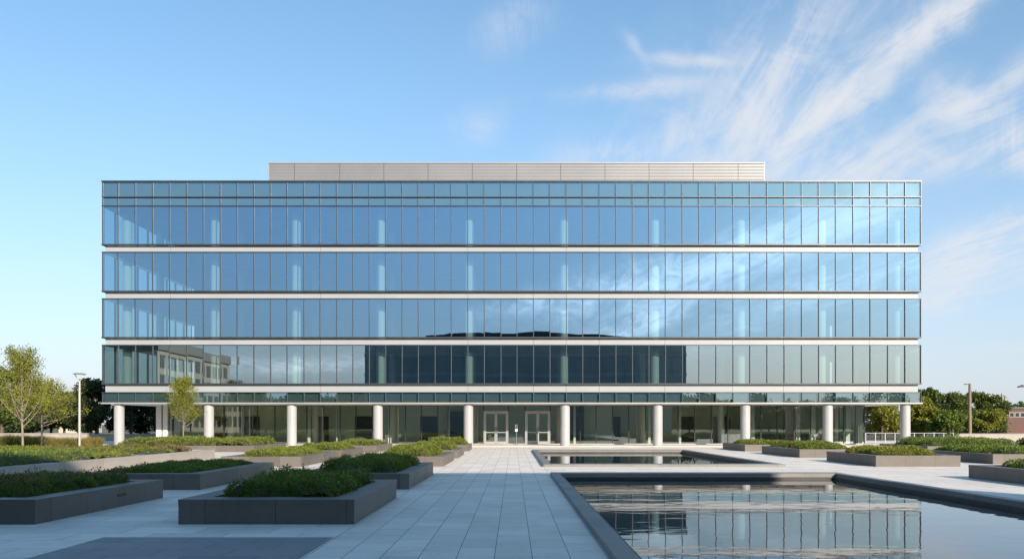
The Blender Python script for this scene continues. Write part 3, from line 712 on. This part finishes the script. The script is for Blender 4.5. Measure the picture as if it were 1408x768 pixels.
# ------------------------------------------------------------------ trees
def young_tree(name, loc, H, trunkH, prof, n_limb, n_leaf, ls, seed, label, up=1.0, leaf='leaf_tree', tr=.055, twigs=6, spread=.16):
    """slender tree: leader, ascending limbs, twigs, small separate leaves"""
    R = random.Random(seed); NR = np.random.default_rng(seed)
    r = empty(name, loc, label, 'tree')
    mb = MB()
    top = H * .96; pts = []; n = 9
    dx = dy = 0
    for i in range(n + 1):
        pts.append((dx, dy, top * i / n)); dx += R.uniform(-.025, .025); dy += R.uniform(-.025, .025)
    mb.tube(pts, [tr * (1 - .85 * i / n) + .004 for i in range(n + 1)], 'bark', 10)
    tips = []
    for i in range(n_limb):
        t = i / (n_limb - 1); z0 = trunkH + (top * .86 - trunkH) * t ** 1.0
        a = i * 2.399 + R.uniform(-.3, .3); 
        zt = min(H * .99, z0 + (H - trunkH) * R.uniform(.26, .46) * up)
        rr = prof((zt - trunkH) / (H - trunkH)) * R.uniform(.75, 1.08)
        k = z0 / top * n; b = Vector(pts[min(int(k), n)]); b.z = z0
        e = Vector((b.x + rr * math.cos(a), b.y + rr * math.sin(a), zt))
        c = b.lerp(e, .5) + Vector((math.cos(a), math.sin(a), 0)) * rr * .12 - Vector((0, 0, (zt - z0) * .12))
        P = [b * (1 - s) ** 2 + c * 2 * s * (1 - s) + e * s * s for s in (0, .2, .4, .6, .8, 1)]
        r0 = tr * .5 * (1 - .55 * t)
        mb.tube(P, [r0 * (1 - .85 * q / 5) + .003 for q in range(6)], 'bark', 6)
        for q in range(twigs):
            s = R.uniform(.3, 1); p = b * (1 - s) ** 2 + c * 2 * s * (1 - s) + e * s * s
            d = Vector((R.gauss(0, 1), R.gauss(0, 1), abs(R.gauss(.8, .6)))).normalized() * R.uniform(.2, .5) * max(rr, .35)
            mb.tube([p, p + d * .55 + Vector((0, 0, .02)), p + d], [.008, .006, .003], 'bark', 4)
            tips += [p + d * u for u in (.4, .7, 1)]
        tips.append(e)
    mb.build('trunk', r)
    T = np.array([tuple(p) for p in tips]); idx = NR.integers(0, len(T), n_leaf)
    pos = T[idx] + NR.normal(0, spread, (n_leaf, 3))
    d = NR.normal(0, 1, (n_leaf, 3)) + np.array([0, 0, -.2]); d /= np.linalg.norm(d, axis=1)[:, None]
    s = NR.normal(0, 1, (n_leaf, 3)) + np.array([0, 0, .6]); s /= np.linalg.norm(s, axis=1)[:, None]
    lv = np_leaves(pos, d, s, ls * NR.uniform(.7, 1.3, n_leaf), ls * .6 * NR.uniform(.7, 1.3, n_leaf))
    mesh_from_quads('crown', lv, leaf, r)
    return r

oval = lambda w: (lambda t: w * math.sin(math.pi * min(max(t * .8 + .14, .02), .98)) ** .8)
vase = lambda w: (lambda t: w * (.55 + .75 * math.sin(math.pi * min(max(t * .85 + .15, 0), 1))) * (1 - .45 * max(0, t - .5)))
young_tree('young_tree', (-23.2, 56.5, .31), 4.65, 1.2, oval(1.22), 34, 10500, .085, 3, 'small round-crowned young tree in the planter before the left lobby glass', up=1.15, tr=.05, twigs=7, spread=.13)
young_tree('young_tree', (-28.7, 47, 0), 6.1, 1.6, vase(1.3), 34, 8500, .10, 8, 'open yellow green tree left of the lamp, nearer and taller of the pair', up=1.35, tr=.065, twigs=7, spread=.16)
young_tree('young_tree', (-32.3, 55, 0), 4.7, 1.6, vase(1.9), 30, 10000, .10, 11, 'yellow green tree behind and right of the taller one, its limbs spreading towards the lamp', up=1.15, tr=.065, twigs=6, spread=.2)

def dense_tree(name, x, y, H, W, seed, label, leaf='leaf_bg', n=9000, ls=.28, trunkH=1.6, group=None, z=0, clumps=34, bark='barkd', squash=1.):
    R = random.Random(seed); NR = np.random.default_rng(seed)
    r = empty(name, (x, y, z), label, 'tree', group)
    mb = MB(); mb.tube([(0, 0, 0), (.05, .02, H * .3), (-.05, .05, H * .62)], [H * .035, H * .026, H * .014], bark, 9)
    cs = []
    for i in range(clumps):
        a = R.uniform(0, 6.283); t = R.random(); zz = trunkH * .7 + (H - trunkH * .7) * (t ** .8) * .93
        prof = math.sin(math.pi * min(.97, .16 + .78 * (zz / H))) ** .6
        q = math.sqrt(R.random()); rr = q * W * .5 * prof
        cr = R.uniform(.12, .22) * min(W, H) * (1.15 - .5 * zz / H)
        cs.append((rr * math.cos(a), rr * math.sin(a) , min(zz, H - cr * .8), cr))
    for c in cs[::3]:
        mb.tube([(0, 0, H * .25 + .2 * R.random() * H), (c[0] * .5, c[1] * .5, c[2] * .75), (c[0], c[1], c[2])], [H * .014, H * .009, H * .004], bark, 5)
    mb.build('trunk', r)
    C = np.array(cs); w = C[:, 3] ** 2; idx = NR.choice(len(C), n, p=w / w.sum())
    d = NR.normal(0, 1, (n, 3)); d /= np.linalg.norm(d, axis=1)[:, None]
    rad = C[idx, 3] * (NR.uniform(.45, 1.0, n) + (NR.random(n) < .07) * NR.uniform(0, .35, n))
    pos = C[idx, :3] + d * rad[:, None] * np.array([1, 1, .8])
    dd = d * .5 + NR.normal(0, .8, (n, 3)); dd /= np.linalg.norm(dd, axis=1)[:, None]
    s = d + NR.normal(0, .7, (n, 3)); s /= np.linalg.norm(s, axis=1)[:, None]
    lv = np_leaves(pos, dd, s, ls * NR.uniform(.6, 1.4, n), ls * .65 * NR.uniform(.6, 1.4, n))
    mesh_from_quads('crown', lv, leaf, r)
    return r

def tree_px(px, ptop, Y, wpx, seed, label, leaf='leaf_bg', name='broadleaf_tree', **kw):
    H = wz(ptop, Y); W = wpx * Y / F
    return dense_tree(name, wx(px, Y), Y, H, W, seed, label, leaf, ls=kw.pop('ls', .27 * Y / 95), **kw)

GL = 'dark trees behind the left garden wall'; GR = 'trees behind the right garden wall'
tree_px(2, 500, 92, 70, 21, 'dark green tree at the left edge behind the pair of yellow green trees', 'leaf_bgm', group=GL)
tree_px(48, 545, 95, 75, 22, 'low dark tree behind the garden wall between the yellow green pair', group=GL)
tree_px(88, 546, 98, 52, 23, 'low dark tree directly left of the tall lamp', group=GL)
tree_px(133, 519, 96, 62, 24, 'tall dark tree right of the lamp, touching the building corner', group=GL, n=12000)
tree_px(180, 540, 100, 62, 25, 'dark tree seen under the building beside the left end column', group=GL)
tree_px(222, 545, 103, 60, 26, 'dark tree seen beneath the building left of the lobby pier', group=GL)
tree_px(22, 538, 104, 60, 28, 'dark tree low behind the nearer yellow green tree', group=GL)
tree_px(70, 540, 106, 56, 29, 'dark tree behind the farther yellow green tree', group=GL)
tree_px(108, 538, 108, 50, 30, 'dark tree directly right of the lamp pole', group=GL)
tree_px(-40, 530, 95, 90, 27, 'dark tree mostly outside the left edge', group=GL)
tree_px(1212, 545, 92, 62, 31, 'olive yellow tree seen under the building left of the right end column', 'leaf_olive', group=GR, n=10000)
tree_px(1262, 546, 98, 44, 32, 'olive tree directly right of the right end column', 'leaf_olive', group=GR)
tree_px(1274, 531, 118, 36, 33, 'tall slim tree rising at the right corner of the building', 'leaf_bgm', group=GR)
tree_px(1305, 540, 116, 62, 34, 'dark green tree between the building corner and the street pole', 'leaf_bgm', group=GR, n=11000)
tree_px(1288, 556, 100, 50, 39, 'dark shaded tree low behind the railing', 'leaf_bg', group=GR)
tree_px(1345, 539, 118, 70, 35, 'broad dark tree behind the street pole', 'leaf_bgm', group=GR, n=11000)
tree_px(1310, 564, 92, 56, 36, 'bright green rounded tree just behind the railing', 'leaf_green', group=GR, n=10000)
tree_px(1352, 563, 94, 66, 37, 'yellow green spreading tree before the brick building', 'leaf_olive', group=GR, n=11000)
tree_px(1395, 551, 165, 50, 38, 'small distant tree above the brick building roof', 'leaf_bgm', group=GR, n=4000)
tree_px(1420, 553, 165, 50, 41, 'small distant tree at the right edge above the brick roof', 'leaf_bgm', group=GR, n=4000)
# trees on the street side behind the viewer, mirrored in the facade
GB = 'street trees opposite the building'
for i, (x, y, H, W, lf) in enumerate(((-52, 2, 6.5, 6, 'leaf_olive'), (-45, -6, 7.5, 6.5, 'leaf_bgm'), (-39, 0, 6.2, 5.5, 'leaf_olive'), (-33, -10, 7.5, 7, 'leaf_bgm'),
                                      (61, -22, 7.6, 9, 'leaf_bg'), (69, -20, 8.6, 10, 'leaf_bg'), (78, -22, 8.4, 10, 'leaf_bg'), (87, -20, 9, 10, 'leaf_bg'),
                                      (36, -24, 4.4, 9, 'leaf_bgm'), (44, -26, 4.8, 9, 'leaf_bgm'), (53, -26, 4.6, 9, 'leaf_bgm'))):
    dense_tree('street_tree', x, y, H, W, 60 + i, 'street tree seen only as a reflection in the lower facade glass', lf, n=5000, ls=.3, group=GB)

# ------------------------------------------------------------------ shrubs and grasses at the left
def grass_clump(x, y, H, W, seed, label, mat='grass', n=900, z=0):
    NR = np.random.default_rng(seed)
    a = NR.uniform(0, 6.283, n); rr = W * .25 * np.sqrt(NR.random(n))
    pos = np.stack([rr * np.cos(a), rr * np.sin(a), np.zeros(n)], 1)
    lean = NR.uniform(.05, .55, n); d = np.stack([np.cos(a) * lean, np.sin(a) * lean, np.ones(n)], 1); d /= np.linalg.norm(d, axis=1)[:, None]
    s = NR.normal(0, 1, (n, 3)); s[:, 2] = 0; s /= np.linalg.norm(s, axis=1)[:, None]
    lv = np_leaves(pos, d, s, H * NR.uniform(.6, 1.05, n), .022 * NR.uniform(.7, 1.6, n))
    o = mesh_from_quads('grass_clump', lv, mat, None, (x, y, z))
    tag(o, label, 'ornamental grass', 'ornamental grasses before the left garden wall')
desc = ['at the left edge', 'second from the left edge', 'left of the nearer tree trunk', 'right of the nearer tree trunk', 'between the two tree trunks', 'just right of the farther trunk', 'midway between the farther trunk and the lamp', 'two clumps left of the lamp', 'directly left of the lamp', 'directly right of the lamp', 'at the right end of the row near the building']
for i, px in enumerate((4, 16, 26, 41, 50, 62, 74, 84, 96, 117, 129)):
    gold = i in (6, 9, 10)
    Y = 54.5 + (i % 3) * .9
    grass_clump(wx(px, Y), Y, (1.15, 1.05, 1.1, .98, 1.1, 1.0, .95, .85, .92, .95, .98)[i], 1.5, 200 + i, f"{'golden' if gold else 'green'} ornamental grass clump {desc[i]}", 'grass_gold' if gold else 'grass', 1500)
mb = MB(); mb.quad([(-60, 50.5, .002), (-27, 50.5, .002), (-27, 58, .002), (-60, 58, .002)], 'gravel'); tag(mb.build('gravel_bed'), 'pale gravel bed under the ornamental grasses', kind='structure')
cover('ground_cover', (-45, -27.5, 50.8, 53.6), .0, 'rust', 9000, .1, .035, 71, 'rust and straw coloured low plants before the ornamental grasses', r=.5, hmin=.12, hmax=.32, gap=.3)
cover('ground_cover', (-45, -38, 55.5, 57.6), .0, 'leaf_green', 9000, .1, .04, 72, 'green shrubs behind the ornamental grasses at the left', r=.5, hmin=.5, hmax=.9, gap=.3)

# ------------------------------------------------------------------ garden walls and railing
def wall(x0, x1, y, H, label, mat='lightwall'):
    r = empty('garden_wall', ((x0 + x1) / 2, y, 0), label, 'wall'); h = (x1 - x0) / 2
    mb = MB(); mb.box(-h, h, -.12, .12, -.01, H - .08, mat); mb.build('wall_body', r)
    mb = MB(); mb.box(-h - .03, h + .03, -.17, .17, H - .079, H, mat, .01); mb.build('coping', r)
wall(-75, wx(121, 76), 76, wz(595, 76), 'low pale sunlit garden wall behind the trees at the left')
wall(wx(112, 92), wx(330, 92), 92, wz(596, 92), 'low grey garden wall seen beneath the left end of the building', 'lightwall')
wall(wx(1312, 76), 75, 76, wz(595.5, 76), 'low grey garden wall at the right behind the planters', 'lightwall')
fr_ = empty('railing', (0, 75.5, 0), 'thin metal railing with mesh infill behind the right end column', 'railing')
xa, xb = wx(1150, 75.5), wx(1311, 75.5); zt = wz(594.6, 75.5)
mb = MB(); mb.box(xa, xb, -.025, .025, zt - .04, zt, 'trim'); mb.build('top_rail', fr_)
mb = MB(); mb.box(xa, xb, -.02, .02, .1, .14, 'trim'); mb.build('bottom_rail', fr_)
npost = 13
for i in range(npost):
    x = xa + (xb - xa) * i / (npost - 1); mb = MB(); mb.box(x - .03, x + .03, -.03, .03, -.004, zt - .05, 'alu'); mb.build('post', fr_)
for i in range(npost - 1):
    x0 = xa + (xb - xa) * i / (npost - 1) + .05; x1 = xa + (xb - xa) * (i + 1) / (npost - 1) - .05; mb = MB()
    k = 12
    for j in range(1, k): 
        x = x0 + (x1 - x0) * j / k; mb.box(x - .004, x + .004, -.004, .004, .14, zt - .04, 'mull')
    for z in (.3, .5, .7): mb.box(x0 - .02, x1 + .02, .006, .014, z - .004, z + .004, 'mull')
    mb.build('mesh_panel', fr_)
dense_tree('shrub', wx(1310, 73), 73, wz(593, 73), 1.3, 91, 'small sapling-like shrub where the railing meets the grey wall', 'leaf_green', n=900, ls=.1, trunkH=.3, clumps=14)

# ------------------------------------------------------------------ lamps and poles
lx, ly = -28.4, 52.6; lh = wz(512.5, 52.6)
Lp = empty('street_lamp', (lx, ly, 0), 'tall slim lamp post with a tilted disc head held by a Y bracket', 'street lamp')
mb = MB(); mb.cyl(0, 0, 0, .06, .16, .16, 'lamp', 20); mb.cyl(0, 0, .06, lh - .55, .085, .065, 'lamp', 16); mb.build('pole', Lp)
mb = MB(); mb.tube([(0, 0, lh - .56), (-.12, 0, lh - .38), (-.33, 0, lh - .06)], [.035, .03, .025], 'lamp', 8); mb.tube([(0, 0, lh - .56), (.12, 0, lh - .38), (.33, 0, lh - .1)], [.035, .03, .025], 'lamp', 8); mb.build('bracket', Lp)
mb = MB(); mb.cyl(0, 0, -.05, .0, .36, .42, 'lamp', 32); mb.cyl(0, 0, .0, .06, .42, .16, 'lamp', 32); h_ = mb.build('lamp_head', Lp, (0, 0, lh - .04)); h_.rotation_euler = (.06, .07, 0)
mb = MB(); mb.cyl(0, 0, -.06, -.051, .3, .3, 'notice', 24); mb.build('diffuser', h_)

Y_ = 90; ph = wz(527, Y_)
P_ = empty('street_pole', (wx(1333.5, Y_), Y_, 0), 'tall brown wooden street pole with a short lamp arm behind the grey wall', 'street pole')
mb = MB(); mb.cyl(0, 0, -.02, ph, .2, .14, 'wood', 12); mb.build('pole', P_)
mb = MB(); mb.tube([(0, 0, ph - .12), (-.35, 0, ph - .02), (-.55, 0, ph - .05)], [.03, .03, .03], 'darkmetal', 6); mb.box(-.65, -.3, -.1, .1, ph - .12, ph - .03, 'darkmetal', .02); mb.build('lamp_arm', P_)
for i, (px, pt) in enumerate(((1377.2, 540.5), (1381.5, 543))):
    Y_ = 150; h = wz(pt, Y_); q = empty('utility_pole', (wx(px, Y_), Y_, 0), ('taller left', 'shorter right')[i] + ' of two thin utility poles above the brick building', 'utility pole', 'utility poles above the brick building')
    mb = MB(); mb.cyl(0, 0, 0, h, .16, .12, 'wood', 8); mb.build('pole', q)
    mb = MB(); mb.box(-.5, .5, -.05, .05, h - .5, h - .35, 'wood'); mb.build('crossarm', q)
Y_ = 60; hz = wz(531, Y_)
q = empty('street_lamp', (wx(1424, Y_), Y_, 0), 'dark lamp head poking in from beyond the right edge of the photo', 'street lamp')
mb = MB(); mb.cyl(0, 0, 0, hz, .08, .06, 'darkmetal', 12); mb.build('pole', q)
mb = MB(); mb.tube([(0, 0, hz - .05), (-.5, 0, hz + .02)], [.03, .025], 'darkmetal', 8); mb.build('arm', q)
mb = MB(); mb.box(-1.3, -.5, -.16, .16, hz - .06, hz + .04, 'darkmetal', .03); mb.box(-1.1, -.7, -.1, .1, hz + .041, hz + .12, 'darkmetal', .02); mb.build('lamp_head', q)

# ------------------------------------------------------------------ far buildings
Y_ = 128; bx0, bx1 = wx(1371, Y_), wx(1520, Y_); bh = wz(559, Y_)
q = empty('brick_building', ((bx0 + bx1) / 2, Y_, 0), 'low red brick building with white framed windows at the right edge', 'building'); h = (bx1 - bx0) / 2
mb = MB(); mb.box(-h, h, 0, 14, -.02, bh - .35, 'brick'); mb.build('wall', q)
mb = MB(); mb.box(-h - .15, h + .15, -.15, 14.15, bh - .349, bh, 'roofband', .02); mb.build('roof', q)
for px in (1391, 1398.5, 1406, 1420, 1432):
    x = wx(px, Y_) - (bx0 + bx1) / 2; z0, z1 = wz(573, Y_), wz(566.5, Y_)
    mb = MB(); mb.box(x - .38, x + .38, -.06, 0, z0, z1, 'alu'); w = mb.build('window', q)
    mb = MB(); mb.box(x - .3, x + .3, -.08, -.062, z0 + .07, z1 - .07, 'winglass'); mb.build('pane', w)
Y_ = 150; q = empty('flat_canopy', (wx(1368, Y_), Y_, 0), 'distant white flat canopy roof with warm brown side above the trees', 'canopy')
mb = MB(); mb.box(-3.2, 1.4, 0, 5, wz(545.5, Y_), wz(543, Y_), 'alu'); mb.build('roof', q)
mb = MB(); mb.box(-.2, 1.1, .3, 4.6, 0, wz(545.6, Y_), 'stucco'); mb.box(-2.9, -2.6, .3, .6, 0, wz(545.6, Y_), 'alu'); mb.build('wall', q)
Y_ = 165; q = empty('white_building', (wx(98, Y_), Y_, 0), 'small pale building glimpsed above the trees left of the lamp', 'building')
mb = MB(); mb.box(-2.6, 2.2, 0, 8, 0, wz(541, Y_), 'stucco'); mb.build('wall', q)
mb = MB(); mb.box(-3.2, 2.6, -.5, 8.5, wz(541, Y_), wz(537.5, Y_), 'alu'); mb.build('roof', q)
for x in (-1.6, .2):
    mb = MB(); mb.box(x, x + .9, -.05, 0, wz(549, Y_), wz(544, Y_), 'winglass'); mb.build('window', q)

# wooded ridge beyond the street behind the viewer (fills the low mirror image)
R_ = np.random.default_rng(4); nx, ny = 120, 8
gx, gy = np.meshgrid(np.linspace(-420, 420, nx), np.linspace(0, 60, ny))
top = 8.5 + 1.6 * np.sin(gx * .031) + 1.2 * np.sin(gx * .083 + 1) + .8 * np.sin(gx * .21) + np.where(gx < -40, 5, 0) + R_.normal(0, .35, gx.shape)
gz = top * np.clip(gy / 26, 0, 1) ** .7 - .5
mb = MB(); mb.add([(float(a), float(-150 - b), float(c)) for a, b, c in zip(gx.ravel(), gy.ravel(), gz.ravel())], [(j * nx + i, (j + 1) * nx + i, (j + 1) * nx + i + 1, j * nx + i + 1) for j in range(ny - 1) for i in range(nx - 1)], 'leaf_core')
hill_core = mb.build('hills'); tag(hill_core, kind='structure')
n = 60000; hx = R_.uniform(-420, 420, n); hy = R_.uniform(0, 40, n)
ht = 8.5 + 1.6 * np.sin(hx * .031) + 1.2 * np.sin(hx * .083 + 1) + .8 * np.sin(hx * .21) + np.where(hx < -40, 5, 0)
hz_ = ht * np.clip(hy / 26, 0, 1) ** .7 + R_.normal(0, .8, n)
d_ = R_.normal(0, 1, (n, 3)); d_ /= np.linalg.norm(d_, axis=1)[:, None]; e_ = R_.normal(0, 1, (n, 3)); e_ /= np.linalg.norm(e_, axis=1)[:, None]
o_ = mesh_from_quads('far_wood', np_leaves(np.stack([hx, -150 - hy, hz_], 1), d_, e_, R_.uniform(.8, 2, n), R_.uniform(.5, 1.3, n)), 'leaf_hill')
tag(o_, 'far wooded ridge seen only mirrored low in the facade', 'woodland', kind='stuff')

# stone building on the left of the street side, mirrored in the second storey glass
q = empty('stone_building', (-60, -21, 0), 'sunlit stone office building mirrored in the left second storey glass', 'building')
mb = MB(); mb.box(-16, 0, -21.6, 15, 0, 14.3, 'stucco'); mb.build('wall', q)
mb = MB(); mb.box(-16, .25, -21.9, 15.3, 14.301, 16.0, 'roofband'); mb.build('attic', q)
for fl_ in range(4):
    for k in range(11):
        y = -20 + k * 3.2; z = 1.3 + fl_ * 3.35
        mb = MB(); mb.box(-.01, .06, y - .1, y + 1.9, z - .1, z + 2.2, 'roofband'); w = mb.build('window', q)
        mb = MB(); mb.box(.061, .07, y, y + .85, z, z + 2.1, 'winglass'); mb.box(.061, .07, y + .95, y + 1.8, z, z + 2.1, 'winglass'); mb.build('pane', w)
# dark glass building directly behind the viewer: shades the foreground, mirrored in the middle of the facade
HB = 16.4
q = empty('glass_building', (2, -8, 0), 'dark glass office block opposite, mirrored in the middle of the facade', 'building')
mb = MB(); mb.box(-27.3, 27.3, -22, 0, 0, HB - .5, 'darkglass'); mb.build('body', q)
mb = MB(); mb.box(-27.5, 27.5, -22.2, .2, HB - .499, HB, 'darkband'); mb.build('parapet', q)
for k in range(4):
    mb = MB(); mb.box(-27.35, 27.35, .001, .08, 3.2 + k * 3.4, 3.75 + k * 3.4, 'darkband'); mb.build('floor_band', q)
for k in range(28):
    mb = MB(); mb.box(-27.2 + k * 2.01, -27.1 + k * 2.01, .081, .13, 0, HB - .51, 'darkband'); mb.build('mullion', q)
mb = MB(); pr = [(-18, 0), (-17.6, .75), (-14, 1.0), (-12.5, 1.35), (-8, 1.5), (-5, 1.2), (-2, 1.25), (2, 1.55), (6, 1.45), (9, 1.1), (14, 1.15), (18.5, .7), (19, 0)]
vs = [(x, -3, HB + .001 + z) for x, z in pr] + [(x, -9, HB + .001 + z) for x, z in pr]; k = len(pr)
mb.add(vs, [tuple(range(k)), tuple(range(2 * k - 1, k - 1, -1))] + [(a, a + k, a + k + 1, a + 1) for a in range(k - 1)] + [(k - 1, 2 * k - 1, k, 0)], 'roofband'); mb.build('penthouse', q)

# ------------------------------------------------------------------ camera
cam = bpy.data.cameras.new('camera'); co = bpy.data.objects.new('camera', cam); COL.objects.link(co)
co.location = (0, 0, CAMH); co.rotation_euler = (math.pi / 2, 0, 0)
cam.sensor_width = 36; cam.lens = F / 1408 * 36; cam.shift_x = -2 / 1408; cam.shift_y = 199 / 1408
cam.clip_start = .1; cam.clip_end = 5000
scene.camera = co

# ------------------------------------------------------------------ sun and sky
EL = math.radians(21.0); AZ = math.radians(150.0)        # compass bearing of the sun, clockwise from +Y
ts = Vector((math.sin(AZ) * math.cos(EL), math.cos(AZ) * math.cos(EL), math.sin(EL)))
sl = bpy.data.lights.new('sun', 'SUN'); sl.energy = 3.5; sl.angle = math.radians(.5); sl.color = (1, .86, .70)
so = bpy.data.objects.new('sun', sl); so.rotation_euler = (-ts).to_track_quat('-Z', 'Y').to_euler(); so.location = (30, -60, 60); COL.objects.link(so)

W = bpy.data.worlds.new('World'); scene.world = W; W.use_nodes = True
nt = W.node_tree; nt.nodes.clear()
out = nt.nodes.new('ShaderNodeOutputWorld'); bg = nt.nodes.new('ShaderNodeBackground'); L(nt, bg.outputs[0], out.inputs[0])
sky = nt.nodes.new('ShaderNodeTexSky'); sky.sky_type = 'NISHITA'; sky.sun_disc = False
sky.sun_elevation = EL; sky.sun_rotation = AZ; sky.air_density = 1.0; sky.dust_density = .5; sky.ozone_density = 2.0; sky.altitude = 50
SKY_STR = .105
tc = nt.nodes.new('ShaderNodeTexCoord'); sp = nt.nodes.new('ShaderNodeSeparateXYZ'); L(nt, tc.outputs['Generated'], sp.inputs[0])
x, y, z = sp.outputs
ay = M(nt, 'MAXIMUM', M(nt, 'ABSOLUTE', y), .02)
u = M(nt, 'DIVIDE', x, ay); v = M(nt, 'DIVIDE', z, ay)
front = M(nt, 'GREATER_THAN', y, 0.0); back = M(nt, 'SUBTRACT', 1, front)
# cloud sheet: wispy noise on a high plane, stretched along the wind
zc = M(nt, 'MAXIMUM', z, .03)
pu = M(nt, 'DIVIDE', x, zc); pv = M(nt, 'DIVIDE', y, zc)
cb = nt.nodes.new('ShaderNodeCombineXYZ'); L(nt, pu, cb.inputs[0]); L(nt, pv, cb.inputs[1])
mp = nt.nodes.new('ShaderNodeMapping'); mp.inputs['Rotation'].default_value = (0, 0, -.25); mp.inputs['Scale'].default_value = (2.7, .55, 1); L(nt, cb.outputs[0], mp.inputs[0])
n1 = noise(nt, mp.outputs[0], 1.5, 10, .72, 1.3)
cb2 = nt.nodes.new('ShaderNodeCombineXYZ'); L(nt, u, cb2.inputs[0]); L(nt, v, cb2.inputs[1])
n2 = noise(nt, cb2.outputs[0], 7.0, 9, .66, 1.6)
warpn = nt.nodes.new('ShaderNodeTexNoise'); warpn.inputs['Scale'].default_value = 4.5; warpn.inputs['Detail'].default_value = 4; L(nt, cb2.outputs[0], warpn.inputs['Vector'])
ws = nt.nodes.new('ShaderNodeSeparateColor'); L(nt, warpn.outputs['Color'], ws.inputs[0])
uw = M(nt, 'ADD', u, M(nt, 'MULTIPLY', M(nt, 'SUBTRACT', ws.outputs[0], .5), .10)); vw = M(nt, 'ADD', v, M(nt, 'MULTIPLY', M(nt, 'SUBTRACT', ws.outputs[1], .5), .10))
def streak(px, py, ang, ln, wd, amp, g):
    uc, vc = (px - CX) / F, (HY - py) / F; a = math.radians(ang)
    du = M(nt, 'SUBTRACT', uw, uc); dv = M(nt, 'SUBTRACT', vw, vc)
    p = M(nt, 'ADD', M(nt, 'MULTIPLY', du, math.cos(a) / (ln / F)), M(nt, 'MULTIPLY', dv, math.sin(a) / (ln / F)))
    q = M(nt, 'ADD', M(nt, 'MULTIPLY', du, -math.sin(a) / (wd / F)), M(nt, 'MULTIPLY', dv, math.cos(a) / (wd / F)))
    r2 = M(nt, 'ADD', M(nt, 'MULTIPLY', p, p), M(nt, 'MULTIPLY', q, q))
    e = M(nt, 'POWER', 2.718, M(nt, 'MULTIPLY', r2, -1.0))
    return M(nt, 'MULTIPLY', M(nt, 'MULTIPLY', e, amp), g)
S_ = [(1190, 98, 34, 190, 22, 1.5, front), (1110, 155, 42, 110, 30, 1.0, front), (1290, 25, 30, 90, 22, 1.0, front), (1030, 130, 52, 130, 42, 1.2, front), (1090, 200, 25, 110, 40, .7, front), (960, 76, 4, 62, 9, .8, front), (880, 118, 6, 80, 11, .7, front),
      (905, 190, 14, 130, 24, .6, front), (1215, 232, 8, 130, 28, 1.4, front), (1390, 200, -38, 100, 30, 1.2, front), (1340, 140, 28, 110, 18, .9, front), (1350, 345, 18, 110, 26, 1.5, front), (1310, 395, 14, 100, 14, 1.0, front), (870, 62, -60, 34, 8, .35, front),
      (700, 42, 35, 50, 26, .35, front), (660, 165, 20, 40, 22, .35, front), (1100, 60, 30, 240, 80, .25, front), (1200, 120, 35, 30, 8, .4, front), (1400, 462, 5, 60, 6, .35, front),
      (900, 388, 12, 130, 22, .8, back), (1060, 340, 22, 130, 22, .8, back), (1180, 285, 26, 110, 30, .9, back), (890, 432, 18, 90, 12, .7, back), (735, 418, 5, 60, 9, .35, back), (420, 500, 4, 110, 12, .3, back), (1150, 390, 20, 160, 26, .5, back)]
tot = None
for s_ in S_:
    e_ = streak(*s_); tot = e_ if tot is None else M(nt, 'ADD', tot, e_)
wis = M(nt, 'ADD', M(nt, 'MULTIPLY', n1, .62), M(nt, 'MULTIPLY', n2, .38))
wr = nt.nodes.new('ShaderNodeMapRange'); wr.interpolation_type = 'SMOOTHSTEP'; L(nt, wis, wr.inputs[0]); wr.inputs['From Min'].default_value = .40; wr.inputs['From Max'].default_value = .64
cl = M(nt, 'MULTIPLY', M(nt, 'MULTIPLY', tot, M(nt, 'ADD', .14, wr.outputs[0])), 1.15)
cl = M(nt, 'DIVIDE', cl, M(nt, 'ADD', cl, .75)); cl = M(nt, 'MULTIPLY', cl, 1.22, clamp=True)
above = M(nt, 'MULTIPLY', z, 14, clamp=True); cl = M(nt, 'MULTIPLY', cl, above)
hz_f = M(nt, 'MULTIPLY', M(nt, 'POWER', 2.718, M(nt, 'MULTIPLY', M(nt, 'MAXIMUM', z, 0), -4.4)), .92)
tint = mixc(nt, M(nt, 'POWER', 2.718, M(nt, 'MULTIPLY', M(nt, 'MAXIMUM', z, 0), -5.0)), (.66, .94, .98), (.88, .76, .84))
skyc = mixc(nt, 1.0, sky.outputs[0], tint, 'MULTIPLY')
skyc = mixc(nt, hz_f, skyc, (2.65, 3.0, 3.5))
ccol = mixc(nt, back, (3.5, 3.6, 3.8), (13.5, 13.7, 14.2))
c = mixc(nt, cl, skyc, ccol)
L(nt, c, bg.inputs['Color']); bg.inputs['Strength'].default_value = SKY_STR

# ------------------------------------------------------------------ render settings
scene.render.engine = 'CYCLES'
cy = scene.cycles
cy.max_bounces = 10; cy.diffuse_bounces = 3; cy.glossy_bounces = 5; cy.transparent_max_bounces = 12; cy.transmission_bounces = 4
cy.caustics_reflective = False; cy.caustics_refractive = False; cy.sample_clamp_indirect = 6
vs_ = scene.view_settings; vs_.view_transform = 'Standard'; vs_.look = 'None'; vs_.gamma = 1; vs_.exposure = 1.12; vs_.use_curve_mapping = False
